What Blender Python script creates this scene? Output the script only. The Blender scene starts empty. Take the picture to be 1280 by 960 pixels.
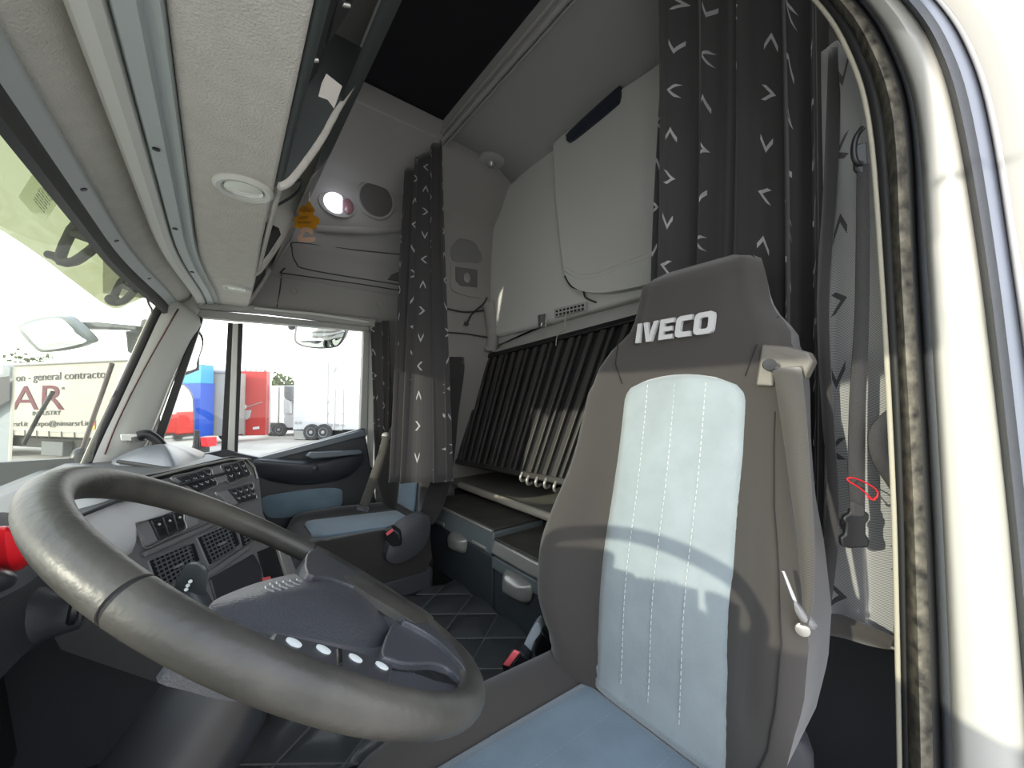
import bpy, bmesh, math, random
from mathutils import Vector, Matrix
random.seed(4)
SC=bpy.context.scene; COL=SC.collection
# ---------------------------------------------------------------- camera
FPX=480.0; CAM=Vector((0,0,1.17)); YAW=math.radians(37.6); PIT=math.radians(2.4)
F0=Vector((math.sin(YAW),math.cos(YAW),0)); RT=Vector((math.cos(YAW),-math.sin(YAW),0)); U0=Vector((0,0,1))
FW=F0*math.cos(PIT)+U0*math.sin(PIT); UP=-F0*math.sin(PIT)+U0*math.cos(PIT)
cd=bpy.data.cameras.new('camera'); cam=bpy.data.objects.new('camera',cd); COL.objects.link(cam); SC.camera=cam
cd.sensor_width=36; cd.lens=36*FPX/1280; cd.clip_start=.01; cd.clip_end=500
M=Matrix((RT,UP,-FW)).transposed().to_4x4(); M.translation=CAM; cam.matrix_world=M
def P(u,v,x=None,y=None,z=None,t=None,pl=None):
    "survey: where the sight line through a photo point meets a known plane of the place"
    d=FW+RT*((u-640)/FPX)+UP*((480-v)/FPX)
    if pl is not None:
        q,n=pl; s=(q-CAM).dot(n)/d.dot(n)
    elif t is not None: s=t
    elif x is not None: s=x/d.x
    elif y is not None: s=y/d.y
    else: s=(z-CAM.z)/d.z
    return CAM+d*s
V=Vector
# ---------------------------------------------------------------- materials
MATS={}
def mat(name,col,rough=.6,metal=0,bump=None,var=0,vscale=8,spec=.5,sheen=0,emit=None,coat=0,dark=None,trans=None):
    if name in MATS: return MATS[name]
    m=bpy.data.materials.new(name); m.use_nodes=True; nt=m.node_tree; N=nt.nodes; L=nt.links
    b=N['Principled BSDF']; c=(*col,1)
    b.inputs['Base Color'].default_value=c; b.inputs['Roughness'].default_value=rough; b.inputs['Metallic'].default_value=metal
    b.inputs['Specular IOR Level'].default_value=spec; b.inputs['Sheen Weight'].default_value=sheen; b.inputs['Coat Weight'].default_value=coat
    tc=N.new('ShaderNodeTexCoord')
    if var:
        no=N.new('ShaderNodeTexNoise'); no.inputs['Scale'].default_value=vscale; no.inputs['Detail'].default_value=4
        L.new(tc.outputs['Object'],no.inputs['Vector'])
        r=N.new('ShaderNodeValToRGB'); r.color_ramp.elements[0].position=.3; r.color_ramp.elements[1].position=.7
        r.color_ramp.elements[0].color=(*[max(0,k*(1-var)) for k in (dark or col)],1) ; r.color_ramp.elements[1].color=(*[min(1,k*(1+var)) for k in col],1)
        L.new(no.outputs['Fac'],r.inputs['Fac']); L.new(r.outputs['Color'],b.inputs['Base Color'])
    if bump:
        n2=N.new('ShaderNodeTexNoise'); n2.inputs['Scale'].default_value=bump[0]; n2.inputs['Detail'].default_value=2
        L.new(tc.outputs['Object'],n2.inputs['Vector']); bp=N.new('ShaderNodeBump'); bp.inputs['Strength'].default_value=bump[1]; bp.inputs['Distance'].default_value=.002
        L.new(n2.outputs['Fac'],bp.inputs['Height']); L.new(bp.outputs['Normal'],b.inputs['Normal'])
    if emit: b.inputs['Emission Color'].default_value=(*emit[0],1); b.inputs['Emission Strength'].default_value=emit[1]
    MATS[name]=m; return m
def glass(name,tint,refl=.08,diff=0,dcol=(.6,.65,.5)):
    m=bpy.data.materials.new(name); m.use_nodes=True; nt=m.node_tree; N=nt.nodes; L=nt.links; N.clear()
    o=N.new('ShaderNodeOutputMaterial'); t=N.new('ShaderNodeBsdfTransparent'); t.inputs[0].default_value=(*tint,1)
    g=N.new('ShaderNodeBsdfGlossy'); g.inputs['Roughness'].default_value=.02; mx=N.new('ShaderNodeMixShader')
    mx.inputs[0].default_value=refl; L.new(g.outputs[0],mx.inputs[2]); src=t
    if diff:
        d=N.new('ShaderNodeBsdfTranslucent'); d.inputs[0].default_value=(*dcol,1); d2=N.new('ShaderNodeBsdfDiffuse'); d2.inputs[0].default_value=(*dcol,1)
        ms=N.new('ShaderNodeMixShader'); ms.inputs[0].default_value=.5; L.new(d.outputs[0],ms.inputs[1]); L.new(d2.outputs[0],ms.inputs[2])
        m2=N.new('ShaderNodeMixShader'); m2.inputs[0].default_value=diff; L.new(t.outputs[0],m2.inputs[1]); L.new(ms.outputs[0],m2.inputs[2]); src=m2
    L.new(src.outputs[0],mx.inputs[1]); L.new(mx.outputs[0],o.inputs[0]); MATS[name]=m; return m
def weave(name,col,col2,scale=500,rough=.9,ang=.8,sheen=.3):
    m=mat(name,col,rough,sheen=sheen,spec=.2); nt=m.node_tree; N=nt.nodes; L=nt.links; b=N['Principled BSDF']
    tc=N.new('ShaderNodeTexCoord'); mp=N.new('ShaderNodeMapping'); mp.inputs['Rotation'].default_value=(ang,ang*.6,ang)
    w=N.new('ShaderNodeTexWave'); w.inputs['Scale'].default_value=scale; w.inputs['Distortion'].default_value=1
    L.new(tc.outputs['Object'],mp.inputs['Vector']); L.new(mp.outputs[0],w.inputs['Vector'])
    mx=N.new('ShaderNodeMix'); mx.data_type='RGBA'; mx.inputs[6].default_value=(*col,1); mx.inputs[7].default_value=(*col2,1)
    L.new(w.outputs['Fac'],mx.inputs[0]); L.new(mx.outputs[2],b.inputs['Base Color']); return m
def curtain_mat(name,base,base2,arrow,cell=.125,scale=260,w=.05,rough=.85):
    m=weave(name,base,base2,scale,rough); nt=m.node_tree; N=nt.nodes; L=nt.links; b=N['Principled BSDF']
    src=b.inputs['Base Color'].links[0].from_socket
    uv=N.new('ShaderNodeUVMap'); sp=N.new('ShaderNodeSeparateXYZ'); L.new(uv.outputs[0],sp.inputs[0])
    def mth(op,a,bb=None):
        n=N.new('ShaderNodeMath'); n.operation=op
        for i,q in enumerate((a,bb)):
            if q is None: continue
            if isinstance(q,(int,float)): n.inputs[i].default_value=q
            else: L.new(q,n.inputs[i])
        return n.outputs[0]
    U=mth('DIVIDE',sp.outputs[0],cell); W=mth('DIVIDE',sp.outputs[1],cell)
    col=mth('FLOOR',U); W=mth('ADD',W,mth('MULTIPLY',col,.37)); row=mth('FLOOR',W)
    pu=mth('SUBTRACT',mth('FRACT',U),.5); pv=mth('SUBTRACT',mth('FRACT',W),.5)
    k=mth('MULTIPLY',mth('FLOORED_MODULO',mth('ADD',row,mth('MULTIPLY',col,3)),4),math.pi/2)
    c=mth('COSINE',k); s=mth('SINE',k)
    px=mth('ADD',mth('MULTIPLY',pu,c),mth('MULTIPLY',pv,s)); py=mth('SUBTRACT',mth('MULTIPLY',pv,c),mth('MULTIPLY',pu,s))
    ay=mth('ABSOLUTE',py)
    band=mth('LESS_THAN',mth('ABSOLUTE',mth('ADD',mth('SUBTRACT',px,.11),mth('MULTIPLY',ay,1.5))),w)
    msk=mth('MULTIPLY',band,mth('LESS_THAN',ay,.15))
    mx=N.new('ShaderNodeMix'); mx.data_type='RGBA'; L.new(msk,mx.inputs[0]); L.new(src,mx.inputs[6]); mx.inputs[7].default_value=(*arrow,1)
    L.new(mx.outputs[2],b.inputs['Base Color']); return m
headl=mat('headliner fabric',(.60,.575,.53),.95,bump=(300,1.0),var=.05,vscale=30,spec=.1)
greypl=mat('grey trim plastic',(.36,.355,.335),.55,bump=(900,.15))
lightpl=mat('light grey trim',(.62,.62,.58),.5,bump=(700,.1))
teal=mat('blue grey trim',(.42,.46,.46),.45,bump=(700,.1))
darkpl=mat('dark dashboard plastic',(.035,.038,.043),.42,bump=(600,.25))
midpl=mat('mid grey dashboard plastic',(.20,.205,.21),.4,bump=(800,.2))
silv=mat('satin silver plastic',(.42,.41,.39),.32,metal=.55,bump=(500,.06))
blackpl=mat('black plastic',(.012,.012,.014),.4)
black=mat('matt black',(.008,.008,.01),.8)
rubber=mat('black rubber',(.018,.018,.018),.6)
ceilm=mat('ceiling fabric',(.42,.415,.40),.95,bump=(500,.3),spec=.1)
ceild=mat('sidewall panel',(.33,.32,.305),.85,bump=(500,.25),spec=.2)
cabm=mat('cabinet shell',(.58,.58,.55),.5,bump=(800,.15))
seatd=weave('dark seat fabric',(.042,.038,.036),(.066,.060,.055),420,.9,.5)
seatb=mat('blue velour',(.14,.20,.25),.95,var=.10,vscale=14,bump=(350,.35),sheen=.5,spec=.1)
seatp=mat('pale blue velour',(.29,.335,.355),.95,var=.08,vscale=14,bump=(350,.35),sheen=.5,spec=.1)
stitchm=mat('pale stitching',(.52,.55,.54),.8)
beltm=weave('grey belt webbing',(.05,.046,.04),(.085,.08,.071),700,.75,0)
rimm=mat('worn steering wheel leather',(.068,.064,.056),.40,spec=.4,bump=(160,.22),var=.30,vscale=9,dark=(.035,.035,.033))
hubm=mat('steering hub plastic',(.065,.068,.078),.36,bump=(420,.35))
leather=mat('quilted leatherette',(.055,.058,.06),.40,bump=(220,.2))
white=mat('white paint',(.64,.63,.59),.3,coat=.3)
cream=mat('cream piping',(.48,.45,.36),.7)
seal=mat('weathered rubber seal',(.16,.145,.11),.62,bump=(90,.5),var=.5,vscale=60,dark=(.06,.055,.05))
seal2=mat('ribbed grey seal',(.07,.075,.085),.6,bump=(140,.4))
chrome=mat('bright metal',(.75,.75,.75),.18,metal=1)
redp=mat('red plastic',(.62,.012,.02),.35)
pinkp=mat('pink red plastic',(.75,.12,.14),.4)
gl=glass('window glass',(.93,.96,.93),.035)
wgl=glass('windscreen glass',(.90,.94,.88),.06,diff=.05,dcol=(.8,.85,.7))
visorm=glass('smoked sun visor acrylic',(.26,.28,.16),.05,diff=.45,dcol=(.24,.26,.16))
mirr=mat('mirror glass',(.75,.78,.76),.03,metal=1)
asph=mat('dusty asphalt',(.40,.37,.32),.95,var=.25,vscale=.35,bump=(3,.4))
curt=curtain_mat('dark curtain cloth with arrows',(.044,.041,.043),(.064,.060,.060),(.42,.42,.43),w=.055)
curtb=curtain_mat('pale reverse of curtain',(.16,.165,.18),(.60,.60,.59),(.08,.08,.085),cell=.14,scale=150,w=.06)
# ---------------------------------------------------------------- mesh helpers
def wl(o):
    p=V((0,0,0))
    while o is not None: p+=o.location; o=o.parent
    return p
def thing(name,label,cat,loc,group=None):
    o=bpy.data.objects.new(name,None); COL.objects.link(o); o.location=loc; o.empty_display_size=.05
    o['label']=label; o['category']=cat
    if group: o['group']=group
    return o
def tag(o,label,cat,group=None,kind=None):
    o['label']=label; o['category']=cat
    if group: o['group']=group
    if kind: o['kind']=kind
    return o
def struct(o): o['kind']='structure'; return o
def mk(name,vs,fs,m,parent=None,smooth=40,bevel=0,seg=2,sub=0,solid=0,uvs=None,recalc=True,soff=-1):
    vs=[V(v) for v in vs]
    if parent is not None: org=wl(parent)
    else:
        c=sum(vs,V((0,0,0)))/len(vs); org=V((c.x,c.y,min(v.z for v in vs)))
    me=bpy.data.meshes.new(name); me.from_pydata([v-org for v in vs],[],fs)
    if recalc:
        bm=bmesh.new(); bm.from_mesh(me); bmesh.ops.recalc_face_normals(bm,faces=bm.faces); bm.to_mesh(me); bm.free()
    if uvs:
        ul=me.uv_layers.new(name='UVMap')
        for lp in me.loops: ul.data[lp.index].uv=uvs[lp.vertex_index]
    me.materials.append(m)
    o=bpy.data.objects.new(name,me); COL.objects.link(o)
    if parent is not None: o.parent=parent
    else: o.location=org
    if solid:
        d=o.modifiers.new('solid','SOLIDIFY'); d.thickness=solid; d.offset=soff
    if bevel:
        d=o.modifiers.new('bevel','BEVEL'); d.width=bevel; d.segments=seg; d.limit_method='ANGLE'; d.angle_limit=.6
    if sub:
        d=o.modifiers.new('sub','SUBSURF'); d.levels=sub; d.render_levels=sub
    for p in me.polygons: p.use_smooth=True
    if smooth<180:
        try: me.set_sharp_from_angle(angle=math.radians(smooth))
        except Exception: pass
    return o
class MB:
    def __init__(s): s.v=[]; s.f=[]
    def add(s,vs,fs):
        n=len(s.v); s.v+=[V(v) for v in vs]; s.f+=[[i+n for i in f] for f in fs]
    def prism(s,pts,off):
        n=len(pts); off=V(off); a=[V(p) for p in pts]
        s.add(a+[p+off for p in a],[list(range(n))[::-1],[i+n for i in range(n)]]+[[i,(i+1)%n,(i+1)%n+n,i+n] for i in range(n)])
    def box(s,c,sz,ax=None):
        c=V(c); X,Y,Z=ax or (V((1,0,0)),V((0,1,0)),V((0,0,1))); hx,hy,hz=[k/2 for k in sz]
        s.prism([c-X*hx-Y*hy-Z*hz,c+X*hx-Y*hy-Z*hz,c+X*hx+Y*hy-Z*hz,c-X*hx+Y*hy-Z*hz],Z*hz*2)
    def tube(s,path,r,seg=10,closed=False,flat=1,upv=None):
        path=[V(p) for p in path]; n=len(path); vs=[]; fs=[]; prev=None
        for i,p in enumerate(path):
            a=path[(i-1)%n] if (closed or i>0) else p; b=path[(i+1)%n] if (closed or i<n-1) else p
            d=(b-a).normalized()
            if prev is None: x=(upv or (V((0,0,1)) if abs(d.z)<.9 else V((1,0,0))))
            else: x=prev
            x=(x-d*x.dot(d)).normalized(); prev=x; y=d.cross(x)
            rr=r[i] if isinstance(r,(list,tuple)) else r
            for k in range(seg):
                an=2*math.pi*k/seg; vs.append(p+x*(math.cos(an)*rr)+y*(math.sin(an)*rr*flat))
        for i in range(n if closed else n-1):
            j=(i+1)%n
            for k in range(seg): fs.append([i*seg+k,i*seg+(k+1)%seg,j*seg+(k+1)%seg,j*seg+k])
        if not closed: fs+= [list(range(seg)),[(n-1)*seg+k for k in range(seg)]]
        s.add(vs,fs)
    def lathe(s,c,axis,prof,seg=24,sx=1,xd=None):
        c=V(c); ax=V(axis).normalized(); x=xd or (V((0,0,1)) if abs(ax.z)<.9 else V((1,0,0))); x=(x-ax*x.dot(ax)).normalized(); y=ax.cross(x)
        vs=[];fs=[];n=len(prof)
        for r,h in prof:
            for k in range(seg):
                an=2*math.pi*k/seg; vs.append(c+ax*h+x*(math.cos(an)*r)+y*(math.sin(an)*r*sx))
        for i in range(n-1):
            for k in range(seg): fs.append([i*seg+k,i*seg+(k+1)%seg,(i+1)*seg+(k+1)%seg,(i+1)*seg+k])
        fs+=[list(range(seg)),[(n-1)*seg+k for k in range(seg)]]
        s.add(vs,fs)
    def grid(s,rows):
        m=len(rows[0]); vs=[p for r in rows for p in r]
        s.add(vs,[[i*m+j,i*m+j+1,(i+1)*m+j+1,(i+1)*m+j] for i in range(len(rows)-1) for j in range(m-1)])
    def build(s,name,m,parent=None,**k): return mk(name,s.v,s.f,m,parent,**k)
def cr(pts,n=6,closed=False):
    pts=[V(p) for p in pts]; N_=len(pts); out=[]
    for i in range(N_ if closed else N_-1):
        g=lambda j: pts[j%N_] if closed else pts[max(0,min(N_-1,j))]
        a,b,c,d=g(i-1),g(i),g(i+1),g(i+2)
        for k in range(n):
            t=k/n; out.append(.5*((2*b)+(c-a)*t+(2*a-5*b+4*c-d)*t*t+(3*b-a-3*c+d)*t**3))
    if not closed: out.append(pts[-1])
    return out
def lerp(a,b,t): return a+(b-a)*t
def interp(tab,x):
    if x<=tab[0][0]: return tab[0][1]
    for (a,b),(c,d) in zip(tab,tab[1:]):
        if x<=c:
            t=(x-a)/(c-a); return b+(d-b)*t
    return tab[-1][1]
def sst(a,b,x):
    t=max(0,min(1,(x-a)/(b-a))); return t*t*(3-2*t)
def prism(name,pts,off,m,parent=None,bevel=0,**k):
    b=MB(); b.prism(pts,off); return b.build(name,m,parent,bevel=bevel,**k)
def box(name,c,sz,m,parent=None,bevel=0,ax=None,**k):
    b=MB(); b.box(c,sz,ax); return b.build(name,m,parent,bevel=bevel,**k)
def tube(name,path,r,m,parent=None,**k):
    b=MB(); b.tube(path,r,**k); return b.build(name,m,parent,smooth=60)
def lathe(name,c,ax,prof,m,parent=None,**k):
    b=MB(); b.lathe(c,ax,prof,**k); return b.build(name,m,parent)
def pillow(name,outline,n,front,back,m,parent=None,rings=6,pw=2.5,crown=0,**k):
    "domed pad: outline loop, bulging by front along n, with a flat back"
    n=V(n).normalized(); o=[V(p) for p in outline]; c=sum(o,V((0,0,0)))/len(o); N_=len(o); vs=[];fs=[]
    vs+= [p-n*back for p in o]
    for i in range(rings+1):
        s=1-(i/rings)*.94; h=front*(1-s**pw) if True else 0
        vs+=[c+(p-c)*s+n*h for p in o]
    for i in range(rings+1):
        for j in range(N_): fs.append([i*N_+j,i*N_+(j+1)%N_,(i+1)*N_+(j+1)%N_,(i+1)*N_+j])
    fs+=[list(range(N_)),[(rings+1)*N_+j for j in range(N_)]]
    return mk(name,vs,fs,m,parent,**k)
def ribbon(name,L_,R_,m,parent=None,th=.002,**k):
    b=MB(); b.grid([[a,(V(a)+V(c))/2,c] for a,c in zip(L_,R_)]); return b.build(name,m,parent,solid=th,soff=0,**k)
def pix(lst,**k): return [P(u,v,**k) for u,v in lst]
# ---------------------------------------------------------------- world and sun
w=bpy.data.worlds.new('sky'); SC.world=w; w.use_nodes=True; nt=w.node_tree; bg=nt.nodes['Background']
tcw=nt.nodes.new('ShaderNodeTexCoord'); sx=nt.nodes.new('ShaderNodeSeparateXYZ'); rp=nt.nodes.new('ShaderNodeValToRGB')
nt.links.new(tcw.outputs['Generated'],sx.inputs[0]); nt.links.new(sx.outputs['Z'],rp.inputs['Fac']); nt.links.new(rp.outputs['Color'],bg.inputs['Color'])
rp.color_ramp.elements[0].position=0; rp.color_ramp.elements[0].color=(1,.975,.93,1); rp.color_ramp.elements[1].position=.8; rp.color_ramp.elements[1].color=(.72,.82,1,1)
bg.inputs['Strength'].default_value=3.1
sd=bpy.data.lights.new('sun','SUN'); sd.energy=3.7; sd.angle=math.radians(.8); sd.color=(1,.93,.80)
sun=bpy.data.objects.new('sun',sd); COL.objects.link(sun)
EL=math.radians(14.6); AZ=math.radians(-2.0)
sdir=V((math.cos(AZ)*math.cos(EL),math.sin(AZ)*math.cos(EL),-math.sin(EL)))
sun.rotation_euler=sdir.to_track_quat('-Z','Y').to_euler(); sun.location=(-3,0,4)
SC.cycles.diffuse_bounces=8; SC.cycles.max_bounces=12; SC.cycles.transparent_max_bounces=12
SC.view_settings.view_transform='Standard'; SC.view_settings.look='None'; SC.view_settings.exposure=0.16; SC.view_settings.gamma=1
# ================================================================= THE CAB SHELL (setting)
struct(box('floor',(.35,1.03,-.03),(2.5,2.2,.06),darkpl))
struct(prism('trim_1',[V((-.35,.86,.02)),V((.84,.86,.02)),V((.84,1.5,.02)),V((-.35,1.5,.02))],(0,0,.36),darkpl,bevel=.03))
struct(prism('wall_front_upper',[V((-.27,.09,1.665)),V((-.27,2.08,1.665)),V((-.27,1.8,2.58)),V((-.27,.09,2.58))],(-.03,0,0),greypl))
rt=mat('dark carpet',(.02,.02,.022),.95)
# ---- sidewall on the passenger side: profile (z -> y) swept rearwards
prof=[(1.575,2.09),(1.62,2.075),(1.74,2.06),(1.745,2.054),(1.75,2.06),(1.90,2.045),(1.925,2.02),(1.99,2.03),(2.03,1.99),(2.07,1.965),(2.24,1.945),(2.27,1.92),(2.33,1.86),(2.45,1.78),(2.56,1.68)]
def side_y(z): return interp(prof,z)
b=MB(); b.grid([[V((x,y,z)) for z,y in prof] for x in [-.35+.08*i for i in range(25)]])
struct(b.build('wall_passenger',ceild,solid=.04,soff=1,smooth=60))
struct(prism('wall_passenger_rear',[V((.685,2.08,0)),V((1.5,2.08,0)),V((1.5,2.08,1.62)),V((.685,2.08,1.62))],(0,.04,0),ceild))
struct(prism('wall_passenger_front',[V((-.9,2.08,0)),V((-.33,2.08,0)),V((-.33,2.08,.96)),V((-.9,2.08,.96))],(0,.04,0),darkpl))
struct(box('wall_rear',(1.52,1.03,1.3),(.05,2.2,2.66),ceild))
# driver side above and behind the open door
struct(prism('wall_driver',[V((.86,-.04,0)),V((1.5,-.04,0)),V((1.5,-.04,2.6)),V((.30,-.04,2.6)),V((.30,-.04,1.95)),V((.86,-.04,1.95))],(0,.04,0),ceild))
# ceiling with the hatch opening
RZ=2.53
hx0,hx1,hy0,hy1=.43,.865,.55,1.80
b=MB()
for x0,x1,y0,y1 in [(-.3,hx0,-.04,1.76),(hx0,hx1,-.04,hy0),(hx0,hx1,hy1-.06,1.80),(hx1,.90,-.04,1.76)]:
    b.box(((x0+x1)/2,(y0+y1)/2,RZ+.02),(x1-x0,y1-y0,.04))
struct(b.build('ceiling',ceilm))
b=MB()
for x0,x1,y0,y1 in [(hx0-.03,hx0,hy0,hy1),(hx1,hx1+.02,hy0-.03,hy1)]: b.box(((x0+x1)/2,(y0+y1)/2,RZ-.004),(x1-x0,y1-y0,.02))
b.box(((hx0+hx1)/2,hy1-.045,RZ-.02),(hx1-hx0+.05,.05,.03))
struct(b.build('trim_2',greypl,bevel=.006))
# ceiling over the bunk: from the ridge bar down to the cabinets
b=MB(); xs=[.885,.95,1.1,1.25,1.37,1.5]; zs=[2.50,2.515,2.51,2.49,2.455,2.44]
b.grid([[V((x,y,z-.0*y)) for y in (-.04,.5,1.0,1.5,1.88)] for x,z in zip(xs,zs)])
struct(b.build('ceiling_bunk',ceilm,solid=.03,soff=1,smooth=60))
b=MB(); b.tube([V((.885,-.04,2.495)),V((.885,1.75,2.495))],.012); b.tube([V((.905,-.04,2.488)),V((.905,1.75,2.488))],.006)
struct(b.build('trim_3',greypl))
# black pleated blind in the hatch
rb=box('roof_hatch_blind',((hx0+hx1)/2,(hy0+hy1)/2-.02,RZ+.05),(hx1-hx0+.03,hy1-hy0+.03,.012),mat('hatch blind cloth',(.006,.006,.009),.95,bump=(300,.2)))
tag(rb,'black fabric blind closing the square roof hatch','blind')
# ---- header strips over the windscreen: xz points at their lower face, swept along y with the corner curve
def hx(y): return .055*sst(1.2,2.05,y)**1.2
def strip(name,pr,m,y0=.09,y1=2.05):
    b=MB(); ys=[y0+(y1-y0)*i/24 for i in range(25)]
    b.grid([[V((x+hx(y),y,z)) for x,z in pr] for y in ys]); return struct(b.build(name,m,solid=.006,soff=0,smooth=35))
strip('trim_4',[(-.052,1.60),(-.056,1.575),(-.062,1.583),(-.072,1.583),(-.076,1.574),(-.092,1.574),(-.096,1.582),(-.10,1.60)],teal)
strip('trim_5',[(-.10,1.59),(-.104,1.572),(-.112,1.566),(-.124,1.566),(-.130,1.574),(-.132,1.62),(-.150,1.65)],lightpl)
strip('trim_6',[(-.140,1.65),(-.146,1.60),(-.155,1.585),(-.180,1.565),(-.190,1.560)],headl)
strip('trim_7',[(-.188,1.563),(-.194,1.553),(-.203,1.546),(-.206,1.538),(-.212,1.533)],teal)
strip('trim_8',[(-.208,1.540),(-.211,1.522),(-.212,1.506),(-.220,1.502),(-.232,1.53),(-.25,1.60),(-.12,1.66)],blackpl)
b=MB()
for y in (1.0,1.28,1.62): b.lathe((-.199+hx(y),y,1.548),(.5,0,-1),[(.006,0),(.006,.003),(.003,.0035)],seg=12)
for y in (.82,1.18,1.55): b.lathe((-.086+hx(y),y,1.571),(0,0,-1),[(.005,0),(.005,.002),(.0025,.0025)],seg=12)
struct(b.build('trim_9',blackpl))
# ---- windscreen
bot=cr([(-.30,-.10,.94),(-.37,.3,.945),(-.395,.8,.95),(-.385,1.3,.955),(-.36,1.7,.958),P(115,577,y=1.92)],5)
top=cr([(-.20,-.10,1.55),(-.235,.3,1.55),(-.235,.8,1.55),(-.215,1.3,1.55),(-.18,1.7,1.55),P(192,388,y=1.98)],5)
b=MB(); b.grid([[lerp(a,c,k/8)+V((-.02*math.sin(math.pi*k/8),0,0)) for k in range(9)] for a,c in zip(bot,top)])
wn=struct(b.build('window_1',wgl,smooth=180,recalc=False))
# ---- passenger A pillar
pa=pix([(200,366),(246,398),(234,425),(212,470),(192,520),(174,560),(150,590)],y=2.05)
pb=pix([(196,360),(203,382),(192,405),(172,455),(150,505),(128,555),(112,585)],y=1.97)
b=MB(); rows=[]
for A,B in zip(cr(pb,4),cr(pa,4)): rows.append([A+V((-.012,.02,0)),A,lerp(A,B,.33)+V((.004,-.018,0)),lerp(A,B,.66)+V((.004,-.014,0)),B,B+V((0,.03,0))])
b.grid(rows); pl_=struct(b.build('trim_10',lightpl,solid=.01,soff=1,smooth=50))
fr=cr(pix([(199,366),(204,380),(194,398),(168,455),(145,505),(126,545),(106,590)],y=1.965),5)
struct(tube('trim_11',[p+V((-.004,0,0)) for p in fr],.014,rubber,flat=.6))
struct(tube('trim_12',[p+V((-.02,.012,-.01)) for p in fr[6:]],.005,cream))
cb=tube('pillar_cable',cr(pix([(223,386),(206,415),(178,465),(148,525),(131,568)],y=1.955),5),.0028,mat('dark red cable',(.06,.015,.015),.5))
tag(cb,'thin dark red cable running down the light grey windscreen pillar','cable')
struct(prism('trim_36',pix([(196,350),(262,362),(262,396),(232,400),(205,384)],y=2.062),(0,.02,0),lightpl,bevel=.004))
lug=prism('grab_handle_socket',pix([(150,543),(178,543),(178,551),(151,551)],y=1.94),(0,.03,0),lightpl,bevel=.003); tag(lug,'small light grey clip block at the foot of the windscreen pillar','clip')
gh=thing('grab_handle','curved black grab handle at foot of the far windscreen pillar','handle',P(190,565,y=1.93))
tube('grip',cr(pix([(172,545),(184,543),(196,550),(208,565),(222,585)],y=1.93),6),.016,blackpl,gh,flat=.7)
tube('mounting_foot',pix([(172,545),(174,552)],y=1.95),.02,darkpl,gh)
# ---- passenger door (closed)
door=struct(bpy.data.objects.new('door_1',None)); COL.objects.link(door); door.location=(.25,2.06,.35)
DY=2.06
b=MB(); b.prism(pix([(246,396),(462,414),(462,408),(250,386)],y=DY),(0,.05,0)); b.build('window_frame',greypl,door,bevel=.004)
b=MB(); b.prism(pix([(247,393),(254,398),(205,545),(190,590),(178,590)],y=DY),(0,.05,0)); b.build('window_frame',rubber,door,bevel=.003)
b=MB(); b.prism(pix([(240,402),(247,397),(203,512),(172,590),(163,590)],y=DY-.01),(0,.03,0)); b.build('window_frame',silv,door,bevel=.003)
b=MB(); b.prism(pix([(285,403),(292,404),(286,570),(276,570)],y=DY),(0,.03,0)); b.build('window_divider',rubber,door,bevel=.002)
b=MB(); b.prism(pix([(291,404),(298,404),(293,572),(284,572)],y=DY-.008),(0,.03,0)); b.build('window_divider',lightpl,door,bevel=.003)
b=MB(); b.prism(pix([(297,404),(304,404),(297,572),(291,572)],y=DY),(0,.03,0)); b.build('window_divider',rubber,door,bevel=.002)
b=MB(); b.prism(pix([(455,414),(462,414),(459,545),(450,545)],y=DY),(0,.04,0)); b.build('window_frame',greypl,door,bevel=.003)
b=MB(); b.prism(pix([(462,408),(472,408),(466,600),(458,600)],y=DY+.01),(0,.05,0)); b.build('window_frame',lightpl,door,bevel=.003)
gp=P(247,397,y=DY+.03),P(460,412,y=DY+.03),P(456,600,y=DY+.03),P(172,600,y=DY+.03)
mk('window_pane',list(gp),[(0,1,2,3)],gl,door)
# door trim panel with sloping sill
sill=pix([(262,566),(283,562),(300,567),(324,572),(340,567),(400,551),(456,535)],y=DY-.03)
low=[V((p.x,p.y,.36)) for p in sill]
pan=prism('door_panel',sill+[V((.72,DY-.03,.36)),V((-.25,DY-.03,.36)),V((-.25,DY-.03,.93))],(0,.05,0),darkpl,door,bevel=.008)
ct=pix([(324,572),(400,552),(456,537),(457,545),(400,560),(326,579)],y=DY-.05)
prism('sill_cap',ct,(0,.03,0),mat('blue grey sill',(.12,.14,.16),.3),door,bevel=.005)
# big rounded arm shelf
o_=cr(pix([(320,574),(380,574),(420,570),(452,566),(452,580),(430,598),(380,606),(335,600),(318,588)],y=DY-.06),5,True)
pillow('armrest',o_,(0,-1,.15),.055,.02,darkpl,door,rings=6)
prism('door_pull',pix([(383,571),(388,566),(453,563),(453,568),(392,574)],y=DY-.125),(0,.05,0),mat('blue grey sill',(.12,.14,.16),.3),door,bevel=.006)
lathe('lock_button',P(394,585,y=DY-.118),(0,-1,.1),[(.014,0),(.014,.005),(.010,.007)],blackpl,door)
mirror_knob=tube('window_seam',cr(pix([(286,600),(300,606),(310,600)],y=DY-.07),5),.004,darkpl,door)
o_=cr(pix([(328,623),(350,617),(395,611),(424,611),(428,620),(424,634),(395,642),(345,648),(330,640)],y=DY-.05),5,True)
pillow('blue_insert',o_,(0,-1,.1),.014,.01,seatb,door,rings=4)['label']='blue velour insert low in the door panel'
struct(box('trim_13',(.2,2.07,.17),(1.1,.06,.36),darkpl))
# A pillar / door header rail above the side window
struct(prism('trim_14',[P(247,385,y=2.04),P(335,392,y=2.04),P(470,409,y=2.04),P(470,399,y=2.04),P(330,383,y=2.04),P(247,372,y=2.04)],(0,.04,0),greypl,bevel=.006))
struct(tube('trim_15',[P(318,385,y=2.03),P(400,393,y=2.03),P(462,403,y=2.03)],.006,lightpl))
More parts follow.
